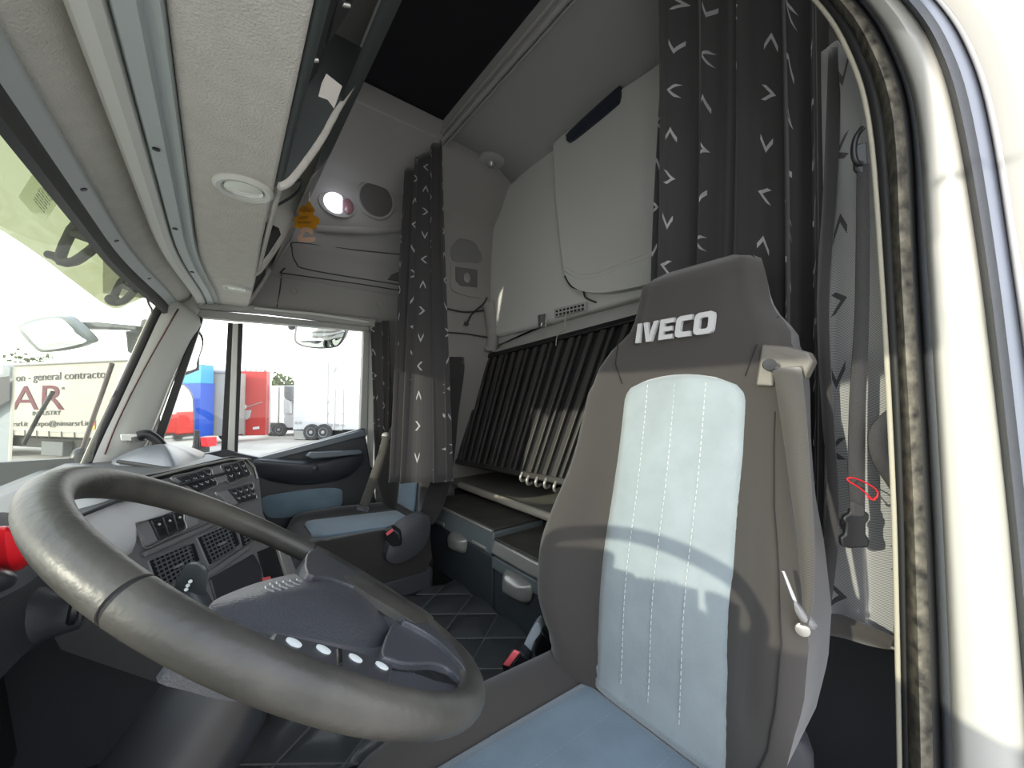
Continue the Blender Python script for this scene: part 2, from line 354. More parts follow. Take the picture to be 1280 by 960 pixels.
# seams and plugs on the sidewall
def sw(u,v,d=.0):
    z=1.9
    for _ in range(12): p=P(u,v,y=side_y(z)-d); z=p.z
    return p
b=MB()
b.tube([sw(350,341),sw(356,335)],.0035,seg=6)
b.tube([sw(u,v) for u,v in [(350,341),(400,348),(450,355),(500,363)]],.003,seg=6)
b.tube([sw(352,343),sw(350,362),sw(346,384)],.003,seg=6)
b.tube(cr([sw(u,v) for u,v in [(500,318),(440,312),(372,303),(365,310),(370,328),(390,338),(500,356)]],4),.003,seg=6)
struct(b.build('trim_16',mat('dark seam',(.05,.05,.05),.9),smooth=60))
b=MB()
for u,v in [(367,364),(474,380)]: b.lathe(sw(u,v),(0,-1,-.1),[(.014,-.003),(.014,.004),(.010,.006)],seg=16)
b.build('trim_17',ceild)['kind']='structure'
# soft roll above and bulge under the speaker
b=MB()
b.tube(cr([sw(u,v,.0) for u,v in [(395,285),(430,287),(470,288),(510,285)]],4),.02,seg=10,flat=.8)
struct(b.build('trim_18',ceild))
# lit wall lamp
c=sw(422,255,.004); nn=V((0,-1,-.12)).normalized()
wlmp=thing('wall_lamp','glowing white oval lamp on the far sidewall beside the round speaker','lamp',c)
o_=[c+V((1,0,0))*.085*math.cos(a)+V((0,0,1))*.062*math.sin(a) for a in [i*math.pi/12 for i in range(24)]]
pillow('lamp_bezel',o_,nn,.008,.01,ceild,wlmp,rings=3)
lm=mat('lit lamp lens',(.9,.9,1),.2,emit=((.86,.88,1),1.6)); ld=mat('red tinted lamp lens',(.25,.13,.14),.15,coat=.5)
o1=[c+nn*.008+V((1,0,0))*(-.012+.052*math.cos(a))+V((0,0,1))*.05*math.sin(a) for a in [i*math.pi/12 for i in range(24)]]
o1=[V((min(p.x,c.x+.020),p.y,p.z)) for p in o1]
pillow('lamp_lens',o1,nn,.012,.004,lm,wlmp,rings=4)['label']='lit white lamp lens'
o2=[c+nn*.008+V((1,0,0))*(.045+.026*math.cos(a))+V((0,0,1))*.038*math.sin(a) for a in [i*math.pi/12 for i in range(24)]]
o2=[V((max(p.x,c.x+.024),p.y,p.z)) for p in o2]
pillow('lamp_lens',o2,nn,.009,.004,ld,wlmp,rings=4)['label']='dark red unlit half of the lens'
pl=bpy.data.lights.new('wall_lamp_light','POINT'); pl.energy=.2; pl.shadow_soft_size=.04; pl.color=(.85,.88,1)
plo=bpy.data.objects.new('wall_lamp_light',pl); COL.objects.link(plo); plo.location=c+nn*.09
# round speaker
c=sw(470,250,.004)
sp=thing('wall_speaker','round mesh speaker set in the far sidewall beside the lit lamp','speaker',c)
lathe('speaker_rim',c,nn,[(.098,-.01),(.098,.004),(.092,.009),(.084,.006)],ceild,sp,seg=36)
lathe('speaker_grille',c,nn,[(.082,0),(.082,.008),(.05,.013),(.01,.015)],mat('speaker mesh',(.12,.115,.11),.8,bump=(900,1)),sp,seg=36)
# half round grille low on the wall
hg=prism('small_grille',[sw(u,v,.012) for u,v in [(485,349),(490,343),(500,339),(503,352)]],(0,.01,0),mat('speaker mesh',(.12,.115,.11),.8),bevel=.002)
tag(hg,'small dark mesh grille on the far sidewall next to the hanging curtain','grille')
# rear sidewall switch panel, recess
def sr(u,v,d=0): return P(u,v,y=1.965-d)
swp=thing('bunk_control_panel','grey panel with a square speaker mesh on the sidewall above the bunk','control panel',sr(581,345))
o_=cr([sr(u,v) for u,v in [(564,334),(566,328),(600,332),(602,368),(596,372),(572,366),(564,358)]],4,True)
pillow('panel_plate',o_,(0,-1,0),.01,.06,ceild,swp,rings=3)
prism('speaker_mesh',[sr(u,v,.014) for u,v in [(570,333),(597,337),(597,359),(576,357),(570,350)]],(0,.01,0),mat('speaker mesh2',(.16,.155,.15),.8,bump=(700,1)),swp,bevel=.003)
pillow('emblem',[sr(584,347,.016)+V((1,0,0))*.022*math.cos(a)+V((0,0,1))*.03*math.sin(a) for a in [i*math.pi/8 for i in range(16)]],(0,-1,0),.006,.002,silv,swp,rings=2)
rc=cr([sr(u,v) for u,v in [(567,297),(575,294),(594,300),(600,312),(600,328),(566,325)]],4,True)
rp_=pillow('wall_pocket',rc,(0,-1,0),.012,.06,mat('pocket grey',(.22,.215,.205),.8),rings=3); tag(rp_,'recessed grey pocket in the sidewall above the square speaker mesh','pocket')
b=MB(); b.grid([[V((x,2.0,0)),V((x,1.992,1.4)),V((x,1.988,1.9)),V((x,1.98,2.15)),V((x,1.93,2.33)),V((x,1.86,2.46))] for x in (.95,1.1,1.3,1.5)])
struct(b.build('wall_passenger_bunk',ceild,solid=.03,soff=0,smooth=50))
b=MB()
b.tube(cr([sr(u,v,.004) for u,v in [(553,384),(580,390),(605,388)]],4),.005,seg=6); b.tube(cr([sr(u,v,.004) for u,v in [(553,415),(580,417),(612,422)]],4),.004,seg=6)
struct(b.build('trim_19',mat('dark seam',(.05,.05,.05),.9),smooth=60))
b=MB(); b.tube(cr([P(u,v,y=1.95) for u,v in [(610,378),(613,395),(616,420),(613,440)]],4),.035,seg=12); struct(b.build('trim_20',ceild))
# ================================================================= REAR: cabinets, bunk, lockers
cab=thing('overhead_cabinet','pale grey storage cabinet high on the rear wall over the bunk','cabinet',(1.37,1.2,1.56))
XF=1.35
def cw(u,v,d=0): return P(u,v,x=XF-d)
o_=cr(pix([(612,252),(690,178),(740,120)],x=XF),4)+[V((XF,.45,2.47)),V((XF,.45,1.575))]+cr(pix([(800,372),(720,394),(625,420),(611,412),(609,380),(609,290)],x=XF),3)
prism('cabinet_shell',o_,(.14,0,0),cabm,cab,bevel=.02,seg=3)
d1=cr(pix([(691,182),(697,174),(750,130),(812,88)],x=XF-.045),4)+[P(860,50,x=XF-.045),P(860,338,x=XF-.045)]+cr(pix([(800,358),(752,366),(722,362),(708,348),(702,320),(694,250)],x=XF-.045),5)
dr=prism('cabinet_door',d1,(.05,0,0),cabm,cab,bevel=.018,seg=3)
hd=cr(pix([(708,172),(712,163),(768,112),(774,111),(773,124),(765,134),(716,174),(709,176)],x=XF-.06),3,True)
pillow('door_handle',hd,(-1,0,0),.008,.02,mat('dark blue grey handle',(.02,.025,.045),.4),cab and dr,rings=2)
# recessed lower roll of the door
tube('door_lip',cr(pix([(706,336),(722,345),(745,344),(775,333),(815,318)],x=XF-.043),5),.012,cabm,dr,flat=.5)
tube('door_seam',cr(pix([(706,345),(714,358),(728,363),(732,372),(745,378)],x=XF-.008),5),.004,mat('dark seam',(.05,.05,.05),.9),cab)
# shelf band between cabinet and folded bunk board
struct(prism('trim_21',[V((1.40,-.02,1.40)),V((1.40,2.0,1.36)),V((1.40,2.0,1.60)),V((1.40,-.02,1.60))],(.06,0,0),ceilm))
struct(tube('trim_22',[V((1.37,-.02,1.475)),V((1.37,1.95,1.465))],.018,ceilm))
struct(prism('trim_23',[P(u,v,x=1.38) for u,v in [(700,396),(608,438),(612,412),(625,420),(712,393)]],(.04,0,0),ceilm,bevel=.01))
vg=thing('vent_grille','small perforated vent grille under the rear overhead cabinet','vent',P(710,388,x=1.332))
prism('grille_plate',pix([(692,386),(732,377),(732,387),(693,397)],x=1.332),(.012,0,0),ceilm,vg,bevel=.002)
b=MB()
for r in range(2):
    for i in range(8): b.box(P(696+i*4.6,389.0+r*4.5-i*1.05,x=1.330),(.004,.012,.009))
b.build('grille_slots',black,vg)
hk=thing('metal_hook','small bright metal bracket below the overhead cabinet','hook',P(677,400,x=1.332))
prism('hook_plate',pix([(672,394),(682,392),(682,408),(673,409)],x=1.332),(.006,0,0),chrome,hk,bevel=.001)
tube('hook_tip',cr(pix([(677,395),(678,402),(677,407)],x=1.338),4),.008,chrome,hk)
wh=tube('wire_hook',cr(pix([(707,392),(706,405),(706,412),(700,416),(696,422),(695,432)],x=1.33),5),.0022,silv); tag(wh,'thin bent wire hook dangling from the vent grille','hook')
lampg=thing('gooseneck_lamp','thin black gooseneck lamp hanging at the rear corner','lamp',P(583,404,y=1.93))
tube('gooseneck',cr(pix([(609,372),(604,380),(595,388),(589,394),(585,402)],y=1.93),5),.005,blackpl,lampg)
lathe('lamp_head',P(583,404,y=1.93),(.2,0,-1),[(.004,-.012),(.012,-.008),(.013,.01),(.006,.014)],blackpl,lampg,seg=16)
# ceiling spot over the bunk
c=P(614,202,z=2.497)
cs=thing('ceiling_spotlight','round spotlight in the grey ceiling above the bunk','lamp',c)
lathe('spot_bezel',c,(0,0,-1),[(.075,-.012),(.075,.004),(.045,.014),(.03,.010)],ceilm,cs,seg=30)
lathe('spot_lens',c+V((0,0,-.010)),(0,0,-1),[(.024,0),(.024,.004),(.014,.018),(.004,.020)],mat('clear lens',(.5,.5,.5),.1,metal=.6),cs,seg=20)
# ---- bunk base and folded ribbed board
bb=thing('bunk','grey topped bunk base with a pale front edge behind the lockers','bunk',(1.1,1.4,.40))
prism('bunk_base',[V((1.10,.05,.05)),V((1.10,1.97,.05)),V((1.10,1.97,.66)),V((1.10,.05,.66))],(.38,0,0),darkpl,bb)
bt=[P(575,602,z=.73),P(708,658,z=.70)]
e0,e1=bt[0],bt[1]; dd=(e1-e0).normalized()
A=e0-dd*.28; A.y=min(A.y,1.97); B=e0+dd*1.72
prism('bunk_top',[V((A.x,A.y,.70)),V((B.x,B.y,.70)),V((1.45,B.y,.70)),V((1.45,A.y,.70))],(0,0,.022),mat('dusty bunk board',(.20,.195,.17),.55,var=.2,vscale=6,bump=(200,.1)),bb,bevel=.006)
tube('bunk_edge',[V((e0.x,e0.y,.712)),V((B.x,B.y,.712))],.018,mat('pale edge strip',(.42,.39,.33),.5),bb,flat=.9)
# ribbed board, leaning back
br=thing('folded_bunk_board','black ribbed bunk board standing folded up on the bunk','bunk board',(1.2,1.4,.78))
q=[P(572,580,x=1.12),P(712,608,x=1.12),P(605,446,x=1.36),P(786,399,x=1.36)]
BL,BR_,TL,TR=q
n_=(BR_-BL).cross(TL-BL).normalized(); n_= n_ if n_.x<0 else -n_
# extend to the right, behind the seat
BR2=BL+(BR_-BL)*1.75; TR2=TL+(TR-TL)*1.75
ribm=mat('ribbed black board',(.05,.048,.045),.45,bump=(300,.1))
prism('board_back',[BL,BR2,TR2,TL],-n_*.02,blackpl,br)
NR=30
for i in range(NR):
    s0=i/NR; ww=[.62,.30,.46][i%3]; s1=s0+ww/NR
    a,b_,c_,d_=[lerp(BL,BR2,s0),lerp(BL,BR2,s1),lerp(TL,TR2,s1),lerp(TL,TR2,s0)]
    up=(c_-b_)
    prism('rib',[a+up*.03,b_+up*.03,b_+up*.96,a+up*.96],n_*.014,ribm,br,bevel=.003)
prism('bottom_rail',[BL,BR2,BR2+(TR2-BR2)*.035,BL+(TL-BL)*.035],n_*.022,ribm,br,bevel=.004)
prism('top_rail',[TL,TR2,TR2+(BR2-TR2)*.04,TL+(BL-TL)*.04],n_*.022,blackpl,br,bevel=.004)
for u,v in [(655,596),(663,600),(674,602),(685,604),(697,608)]:
    c=P(u,v,x=1.11); tube('latch_hook',cr([c+V((-.008,0,.02)),c+V((-.02,0,.0)),c+V((-.012,0,-.016)),c+V((.01,0,-.012))],4),.007,silv,br)
# ---- lockers between the seats and the bunk
dkt=mat('dusty locker lid',(.055,.052,.045),.5,var=.4,vscale=12,bump=(250,.2))
lkf=mat('locker front',(.036,.044,.052),.6,bump=(700,.2)); lkg=mat('locker grey band',(.13,.15,.155),.4,bump=(600,.1))
XL=.84
def locker(name,label,ua,ub,knob,tabs,light):
    # ua,ub: front top corners (photo points); everything sits on the plane x=XL
    A=P(*ua,x=XL); B=P(*ub,x=XL); zt=(A.z+B.z)/2
    A.z=B.z=zt
    t=thing(name,label,'locker',(XL+.1,(A.y+B.y)/2,.38))
    y0,y1=B.y,A.y
    prism('body',[V((XL,y0+.003,.38)),V((XL,y1-.02,.38)),V((XL,y1-.003,zt-.10)),V((XL,y0+.003,zt-.10))],(.25,0,0),lkf,t,bevel=.006)
    return t,y0,y1,zt
t,y0,y1,zt=locker('locker','dark locker with one silver knob, nearer the passenger seat',(535,624),(616,662),None,None,0)
prism('lid_band',[V((XL-.008,y0,zt-.095)),V((XL-.008,y1,zt-.095)),V((XL+.002,y1,zt-.012)),V((XL+.002,y0,zt-.012))],(.26,0,0),lkg,t,bevel=.006)
prism('lid',[V((XL+.004,y0+.004,zt-.012)),V((XL+.004,y1-.004,zt-.012)),V((XL+.25,y1-.004,zt-.012)),V((XL+.25,y0+.004,zt-.012))],(0,0,.012),dkt,t,bevel=.004)
tube('lid_edge',[V((XL,y0,zt-.008)),V((XL,y1,zt-.008))],.006,silv,t)
kp=[P(u,v,x=XL-.01) for u,v in [(561,668),(569,665),(581,673),(583,680),(581,690),(575,691),(562,684)]]
pillow('knob',cr(kp,4,True),(-1,0,0),.028,.005,silv,t,rings=5,pw=3)['label']='silver locker knob'
for pts in ([(543,651),(555,656)],[(591,677),(608,687)]):
    a,b_=[P(u,v,x=XL-.008) for u,v in pts]
    tube('label_slot',[a,b_],.008,silv,t,flat=.6)
t2,y0,y1,zt2=locker('locker','dark locker with a wide silver knob, half hidden by the driver seat',(617,668),(700,722),None,None,1)
y0=.62
prism('lid_band',[V((XL-.016,y0,zt2-.05)),V((XL-.016,y1,zt2-.05)),V((XL-.002,y1,zt2-.004)),V((XL-.002,y0,zt2-.004))],(.26,0,0),silv,t2,bevel=.007)
prism('front_band',[V((XL-.008,y0,zt2-.105)),V((XL-.008,y1,zt2-.105)),V((XL-.008,y1,zt2-.062)),V((XL-.008,y0,zt2-.062))],(.2,0,0),lkg,t2,bevel=.004)
prism('lid',[V((XL+.002,y0,zt2-.006)),V((XL+.002,y1-.004,zt2-.006)),V((XL+.25,y1-.004,zt2-.006)),V((XL+.25,y0,zt2-.006))],(0,0,.01),dkt,t2,bevel=.004)
prism('body',[V((XL+.004,y0,.38)),V((XL+.004,y1,.38)),V((XL+.004,y1,zt2-.1)),V((XL+.004,y0,zt2-.1))],(.2,0,0),lkf,t2)
kp=[P(u,v,x=XL-.012) for u,v in [(630,716),(636,714),(658,727),(664,735),(663,750),(655,754),(634,742),(629,736)]]
pillow('knob',cr(kp,4,True),(-1,0,0),.032,.005,silv,t2,rings=5,pw=3)['label']='wide silver locker knob'
# ---- quilted tunnel mat: diamond quilting in the mesh itself
b=MB(); rows=[]; n1,n2=90,70
x0,x1,y0,y1=.02,.835,.88,1.49
Z0=.385
for i in range(n1):
    r=[]
    for j in range(n2):
        x=x0+(x1-x0)*i/(n1-1); y=y0+(y1-y0)*j/(n2-1)
        a=(x*.75+y)/.18; c_=(x*.75-y)/.18
        f=min(abs(a-round(a)),abs(c_-round(c_)))
        r.append(V((x,y,Z0+.016*min(1,f*3.4)**.6)))
    rows.append(r)
b.grid(rows); fm=b.build('floor_mat',leather,smooth=80,recalc=False)
b=MB()
for s_ in (1,-1):
    k=-12
    while k<26:
        pts=[]
        for i in range(61):
            x=x0+(x1-x0)*i/60; y=k*.18-s_*x*.75 if s_==1 else x*.75-k*.18
            if y0<y<y1: pts.append(V((x,y,Z0+.0035)))
        if len(pts)>2: b.tube(pts,.0028,seg=5)
        k+=1
o=b.build('seam_stitching',mat('worn seam',(.13,.135,.13),.6),fm,smooth=60)
tag(fm,'black diamond quilted mat on the tunnel between the seats','floor mat')
c=P(538,700,z=.42)
st=lathe('floor_bolt',c,(0,0,1),[(.022,-.03),(.022,.02),(.015,.035),(.004,.038)],blackpl,seg=16); tag(st,'black rubber stop knob on the floor beside the far locker','knob')
# ================================================================= SEATS
WT=[(.55,.19),(.60,.235),(.66,.27),(.74,.288),(.82,.292),(.92,.278),(1.0,.26),(1.10,.250),(1.20,.246),(1.255,.236),(1.30,.205),(1.335,.165),(1.37,.150),(1.42,.143),(1.455,.134),(1.475,.120),(1.487,.09)]
def hw_(z,s): return interp(WT,z)*(1-(.15*sst(.0,.1,-s) if z<1.27 else .15*sst(.0,.1,-s)*max(0,1-(z-1.27)/.06)))
def seat_fr(z,y,cy,side=0):
    "front surface of a backrest at height z, lateral y"
    wv=hw_(z,y-cy); s=abs(y-cy)/max(wv,.255 if z<1.2 else .01)
    x=.665+(z-.567)*.185
    bol=interp([(.55,.03),(.7,.075),(.85,.075),(1.0,.05),(1.2,.02),(1.3,.0),(1.34,-.012),(1.42,-.015),(1.49,0)],z)
    g=sst(.50,.80,s)*(1 if y>cy else .55)
    x-=bol*g; x+=.05*max(0,(s-.86)/.14)**2
    x-=.018*math.exp(-((z-.80)/.16)**2)          # lumbar swell
    x+=.05*sst(1.45,1.49,z)
    return x
def backrest(name,cy,m,parent,thick=.15,ztop=1.487,dx=0,zs=0):
    b=MB(); rows=[]; n=28; z=.55; zl=[]
    while z<ztop-.001: zl.append(z); z+=.022
    zl+= [ztop]
    for z in zl:
        r=[]
        for i in range(n+1):
            s=-1+2*i/n; wv=hw_(z,s); y=cy+s*wv; r.append(V((seat_fr(z,y,cy)+dx,y,z+zs)))
        th=thick*(.55+.45*(1-sst(1.25,1.48,z)))
        xb=.665+(z-.567)*.185+th
        for i in range(9):
            s=1-2*i/8; r.append(V((xb+dx-.03*abs(s)**3,cy+s*hw_(z,s)*.97,z+zs)))
        r.append(r[0]); rows.append(r)
    b.grid(rows); k=len(rows[0])-1
    b.add(rows[-1][:k],[list(range(k))]); b.add(rows[0][:k],[list(range(k))])
    bm_=b.build(name,m,parent,smooth=55)
    return bm_
CY=.437
seat=thing('driver_seat','large driver seat with pale blue centre panel and lettered headrest','seat',(.45,CY,.1))
bk=backrest('backrest',CY,seatd,seat)
# pale blue insert lying on the front surface
def insert_rows(cy,zb,zt,hw,off=.006,rnd=.05):
    rows=[]; nz=46
    for i in range(nz+1):
        z=zb+(zt-zb)*i/nz; h=hw
        if zt-z<rnd: h=hw-rnd+math.sqrt(max(0,rnd**2-(rnd-(zt-z))**2))*.999
        tz=z+ (0.012*(1))*0
        r=[]
        for j in range(17):
            s=-1+2*j/16; y=cy+s*h
            e=1-abs(s)**8; e2=1-max(0,1-(zt-z)/.012)**2 if zt-z<.012 else 1
            r.append(V((seat_fr(z,y,CY)-off*e*e2+.002,y,z+.012*(1-s*s)*sst(zt-.3,zt,z))))
        rows.append(r)
    return rows
b=MB(); b.grid(insert_rows(CY-.004,.556,1.212,.134)); ins=b.build('centre_panel',seatp,bk,smooth=180,solid=.004,soff=0); ins['label']='pale blue velour centre panel with stitched seams'
b=MB()
for yy in (.066,.0,-.066):
    z=.60
    while z<1.20:
        a=V((seat_fr(z,CY+yy,CY)-.0075,CY+yy*(.93+.1*(z-.6)),z)); c_=V((seat_fr(z+.007,CY+yy,CY)-.0075,CY+yy*(.93+.1*(z+.007-.6)),z+.007))
        b.tube([a,c_],.0011,seg=4); z+=.0115
b.build('stitching',stitchm,ins)['kind']='stuff'
# seams of the cover
def on(y,z,o=.002): return V((seat_fr(z,y,CY)-o,y,z))
seamm=mat('dark seam thread',(.02,.018,.018),.9)
for pth in ([on(.575-.0,1.21),on(.598,1.26),on(.603,1.31)],[on(.30,1.215),on(.285,1.27),on(.268,1.33)],[on(CY-hw_(z,-1)*.90,z,.001) for z in [.58+.03*i for i in range(20)]]): tube('cover_seam',pth,.0013,seamm,bk,seg=5)
# raised headrest lettering
def letter_polys(ch):
    w_=.25
    if ch=='I': return [[(0,0),(w_,0),(w_,1),(0,1)]],w_
    if ch=='V': return [[(.30,0),(.62,0),(.92,1),(.66,1),(.46,.30),(.26,1),(0,1)]],.92
    if ch=='E': return [[(0,0),(.8,0),(.8,.22),(.26,.22),(.26,.39),(.74,.39),(.74,.61),(.26,.61),(.26,.78),(.8,.78),(.8,1),(0,1)]],.8
    if ch=='C': return [[(.2,0),(.85,0),(.85,.24),(.34,.24),(.28,.32),(.28,.68),(.34,.76),(.85,.76),(.85,1),(.2,1),(.05,.93),(0,.8),(0,.2),(.05,.07)]],.85
    o=[(.2,0),(.8,0),(.95,.07),(1,.2),(1,.8),(.95,.93),(.8,1),(.5,1),(.5,.76),(.66,.76),(.72,.68),(.72,.32),(.66,.24),(.34,.24),(.28,.32),(.28,.68),(.34,.76),(.5,.76),(.5,1),(.2,1),(.05,.93),(0,.8),(0,.2),(.05,.07)]
    return [o],1.0
def lettering(name,text,o,ex,ez,ht,off,m,parent,gap=.13,sc=1.0,slant=.08):
    b=MB(); x=0
    for ch in text:
        ps,wd=letter_polys(ch)
        for p in ps: b.prism([o+ex*((x+a*sc+c_*slant)*ht)+ez*(c_*ht) for a,c_ in p],off)
        x+=wd*sc+gap
    return b.build(name,m,parent,smooth=20),x*ht
o=on(.545,1.306,.004); e=on(.364,1.306,.004)
ex=(e-o); tot=ex.length; ex.normalize(); ez=V((.12,0,1)).normalized()
ht=.047
wtxt=sum(letter_polys(c)[1] for c in 'IVECO'); sc=(tot/ht-.13*4)/wtxt
lettering('headrest_lettering','IVECO',o+V((-.006,0,0)),ex,ez,ht,V((.010,0,0)),mat('pale print',(.55,.55,.55),.5),bk,sc=sc)[0]['label']='light grey IVECO lettering'
# belt guide
def st(u,v,off=.006):
    "distance along the sight line to the front of the backrest"
    a,b_=.40,1.1
    for _ in range(30):
        m_=(a+b_)/2; p=P(u,v,t=m_)
        if p.x<seat_fr(min(max(p.z,.56),1.48),max(p.y,CY-hw_(p.z,-1)*.99),CY)-off: a=m_
        else: b_=m_
    return a
gpts=[on(y,z,.006) for y,z in [(.318,1.262),(.335,1.19),(.296,1.185),(.288,1.225),(.235,1.222),(.222,1.20),(.208,1.232),(.225,1.256),(.275,1.276)]]
prism('belt_guide',[P(u,v,t=min(tt,st(u,v,.010))) for u,v,tt in [(952,430,.705),(944,482,.705),(966,483,.69),(967,462,.69),(1001,459,.655),(1005,474,.65),(1016,452,.64),(1010,440,.645),(985,433,.67)]],V((.03,0,.0)),mat('taupe plastic',(.15,.138,.118),.5),bk,bevel=.004,seg=3)['label']='taupe seat belt guide on the shoulder'
lathe('belt_guide_hole',P(961,456,t=st(961,456,.012)-.004),(-1,-.5,0),[(.010,0),(.010,.01),(.004,.0105)],blackpl,bk,seg=16)
# cushion
def cushion(name,cy,m,parent,xb=.70,xf=.13,hw=.275,zc=.565,hb=.045,yaw=0):
    b=MB(); rows=[]; nx=26; ny=30
    for i in range(nx+1):
        u=i/nx; x=xf+(xb-xf)*u
        e=math.sqrt(max(0,1-max(0,1-u/.16)**2)); w_=hw*(.86+.14*min(1,u/.25))*(.80+.20*e)
        r=[]
        for j in range(ny+1):
            s=-1+2*j/ny; y=cy+s*w_
            z=zc-.03*(u)+hb*sst(.5,.8,abs(s))*(.5+.5*sst(.1,.6,u)) -.12*max(0,(abs(s)-.86)/.14)**2.2 -.16*(1-e)
            r.append(V((x-.02*(1-s*s),y,z)))
        rows.append(r)
    b.grid(rows); lo=[]
    per=rows[0]+[r[-1] for r in rows[1:]]+rows[-1][-2::-1]+[r[0] for r in rows[-2:0:-1]]
    k=len(per); c_=sum(per,V((0,0,0)))/k
    b.add(per+[V((c_.x+(p.x-c_.x)*.93,c_.y+(p.y-c_.y)*.93,zc-.20)) for p in per],[[i,(i+1)%k,(i+1)%k+k,i+k] for i in range(k)]+[[i+k for i in range(k)]])
    return b.build(name,m,parent,smooth=60)
def cush_z(x,y,cy,xb=.70,xf=.13,hw=.275,zc=.565,hb=.045):
    u=(x-xf)/(xb-xf); e=math.sqrt(max(0,1-max(0,1-u/.16)**2)); w_=hw*(.86+.14*min(1,u/.25))*(.80+.20*e); s=(y-cy)/w_
    return zc-.03*u+hb*sst(.5,.8,abs(s))*(.5+.5*sst(.1,.6,u))-.12*max(0,(abs(s)-.86)/.14)**2.2-.16*(1-e)
CC=CY+.005
cu=cushion('cushion',CC,seatd,seat)
b=MB(); rows=[]
for i in range(31):
    u=i/30; x=.225+(.672-.225)*u; h=.155
    if u<.10: h=.155-.045*(1-math.sqrt(1-(1-u/.10)**2))
    r=[]
    for j in range(17):
        s=-1+2*j/16; y=CC+s*h
        r.append(V((x-.02*(1-s*s)*.5,y,cush_z(x,y,CC)+.002+.010*(1-abs(s)**6)*min(1,u/.05))))
    rows.append(r)
b.grid(rows); ci=b.build('cushion_panel',seatb,cu,smooth=180,solid=.006,soff=0); ci['label']='blue velour cushion panel'
b=MB()
for yy in (-.06,.06,):
    x=.25
    while x<.66:
        y=CC+yy; b.tube([V((x,y,cush_z(x,y,CC)+.0135)),V((x+.007,y,cush_z(x+.007,y,CC)+.0135))],.0011,seg=4); x+=.0115
b.build('stitching',stitchm,ci)['kind']='stuff'
# base, side shrouds, recliner
prism('seat_base',[V((.16,.22,.10)),V((.66,.22,.10)),V((.66,.66,.10)),V((.16,.66,.10))],(0,0,.30),blackpl,seat,bevel=.03)
prism('side_shroud',[P(u,v,t=.62) for u,v in [(955,962),(962,935),(985,922),(1008,930),(1020,950),(1022,1010),(960,1010)]],V((.06,.03,0)),mat('charcoal plastic',(.05,.052,.06),.5,bump=(500,.2)),seat,bevel=.015,seg=3)
af=cr([P(u,v,t=.93) for u,v in [(671,778),(676,790),(668,802),(664,815),(661,836),(655,850),(649,838),(652,815),(658,798)]],3,True)
prism('recliner_cover',af,V((.03,.02,0)),mat('steel blue plastic',(.24,.28,.31),.45,bump=(500,.2)),seat,bevel=.006)
prism('recliner_lever',[P(u,v,t=.98) for u,v in [(676,786),(690,800),(700,832),(672,834),(666,815)]],V((.03,.02,0)),blackpl,seat,bevel=.008)
# buckle on the tunnel side
bu=[P(u,v,t=.90) for u,v in [(626,832),(641,812),(652,816),(662,826),(655,850),(630,850)]]
bkl=prism('buckle',bu,V((.03,.02,0)),blackpl,seat,bevel=.006)
prism('buckle_button',[P(u,v,t=.893) for u,v in [(628,831),(642,813),(649,817),(636,834)]],V((.006,.003,0)),pinkp,bkl,bevel=.002)['label']='pink red release button'
prism('buckle_slot',[P(u,v,t=.888) for u,v in [(636,835),(650,817),(651,819),(638,836)]],V((.006,.003,0)),chrome,bkl)
# driver seat belt
belt=thing('driver_seat_belt','taupe grey belt hanging from the guide on the lettered driver seat','seat belt',P(990,960,t=.5))
lf=[(966,461,.675),(972,500,.655),(981,560,.63),(989,620,.61),(996,670,.595),(1000,715,.58),(1003,755,.57),(1000,781,.565)]
rf=[(1002,459,.655),(1006,500,.635),(1011,560,.61),(1015,620,.59),(1018,670,.575),(1018,715,.565),(1016,755,.56),(1010,783,.56)]
ribbon('webbing',cr([P(u,v,t=min(t,st(u,v,.012)-.006)) for u,v,t in lf],3),cr([P(u,v,t=min(t,st(u,v,.012)-.006)) for u,v,t in rf],3),beltm,belt,th=.0016,smooth=180)
lf=[(998,786,.565),(993,820,.57),(985,860,.58),(975,900,.59),(966,935,.60),(955,985,.61)]
rf=[(1010,786,.56),(1007,820,.565),(1000,870,.57),(988,905,.585),(978,940,.60),(975,990,.61)]
ribbon('webbing',cr([P(u,v,t=t) for u,v,t in lf],3),cr([P(u,v,t=t) for u,v,t in rf],3),beltm,belt,th=.0016,smooth=180)
tg=prism('belt_tongue',[P(u,v,t=.545) for u,v in [(977,714),(981,714),(995,746),(999,758),(993,757),(988,744)]],V((.006,.003,0)),chrome,belt,bevel=.001); tg['label']='bright metal belt tongue'
pillow('tongue_grip',cr([P(u,v,t=.542) for u,v in [(993,752),(1001,758),(1021,780),(1022,786),(1012,786),(1000,775),(994,764)]],4,True),(-1,-.4,.2),.008,.004,mat('grey plastic grip',(.2,.2,.21),.3),belt,rings=3)
lathe('belt_stop_button',P(1003,786,t=.548),(-1,-.4,0),[(.009,0),(.009,.004),(.005,.006)],silv,belt,seg=16)
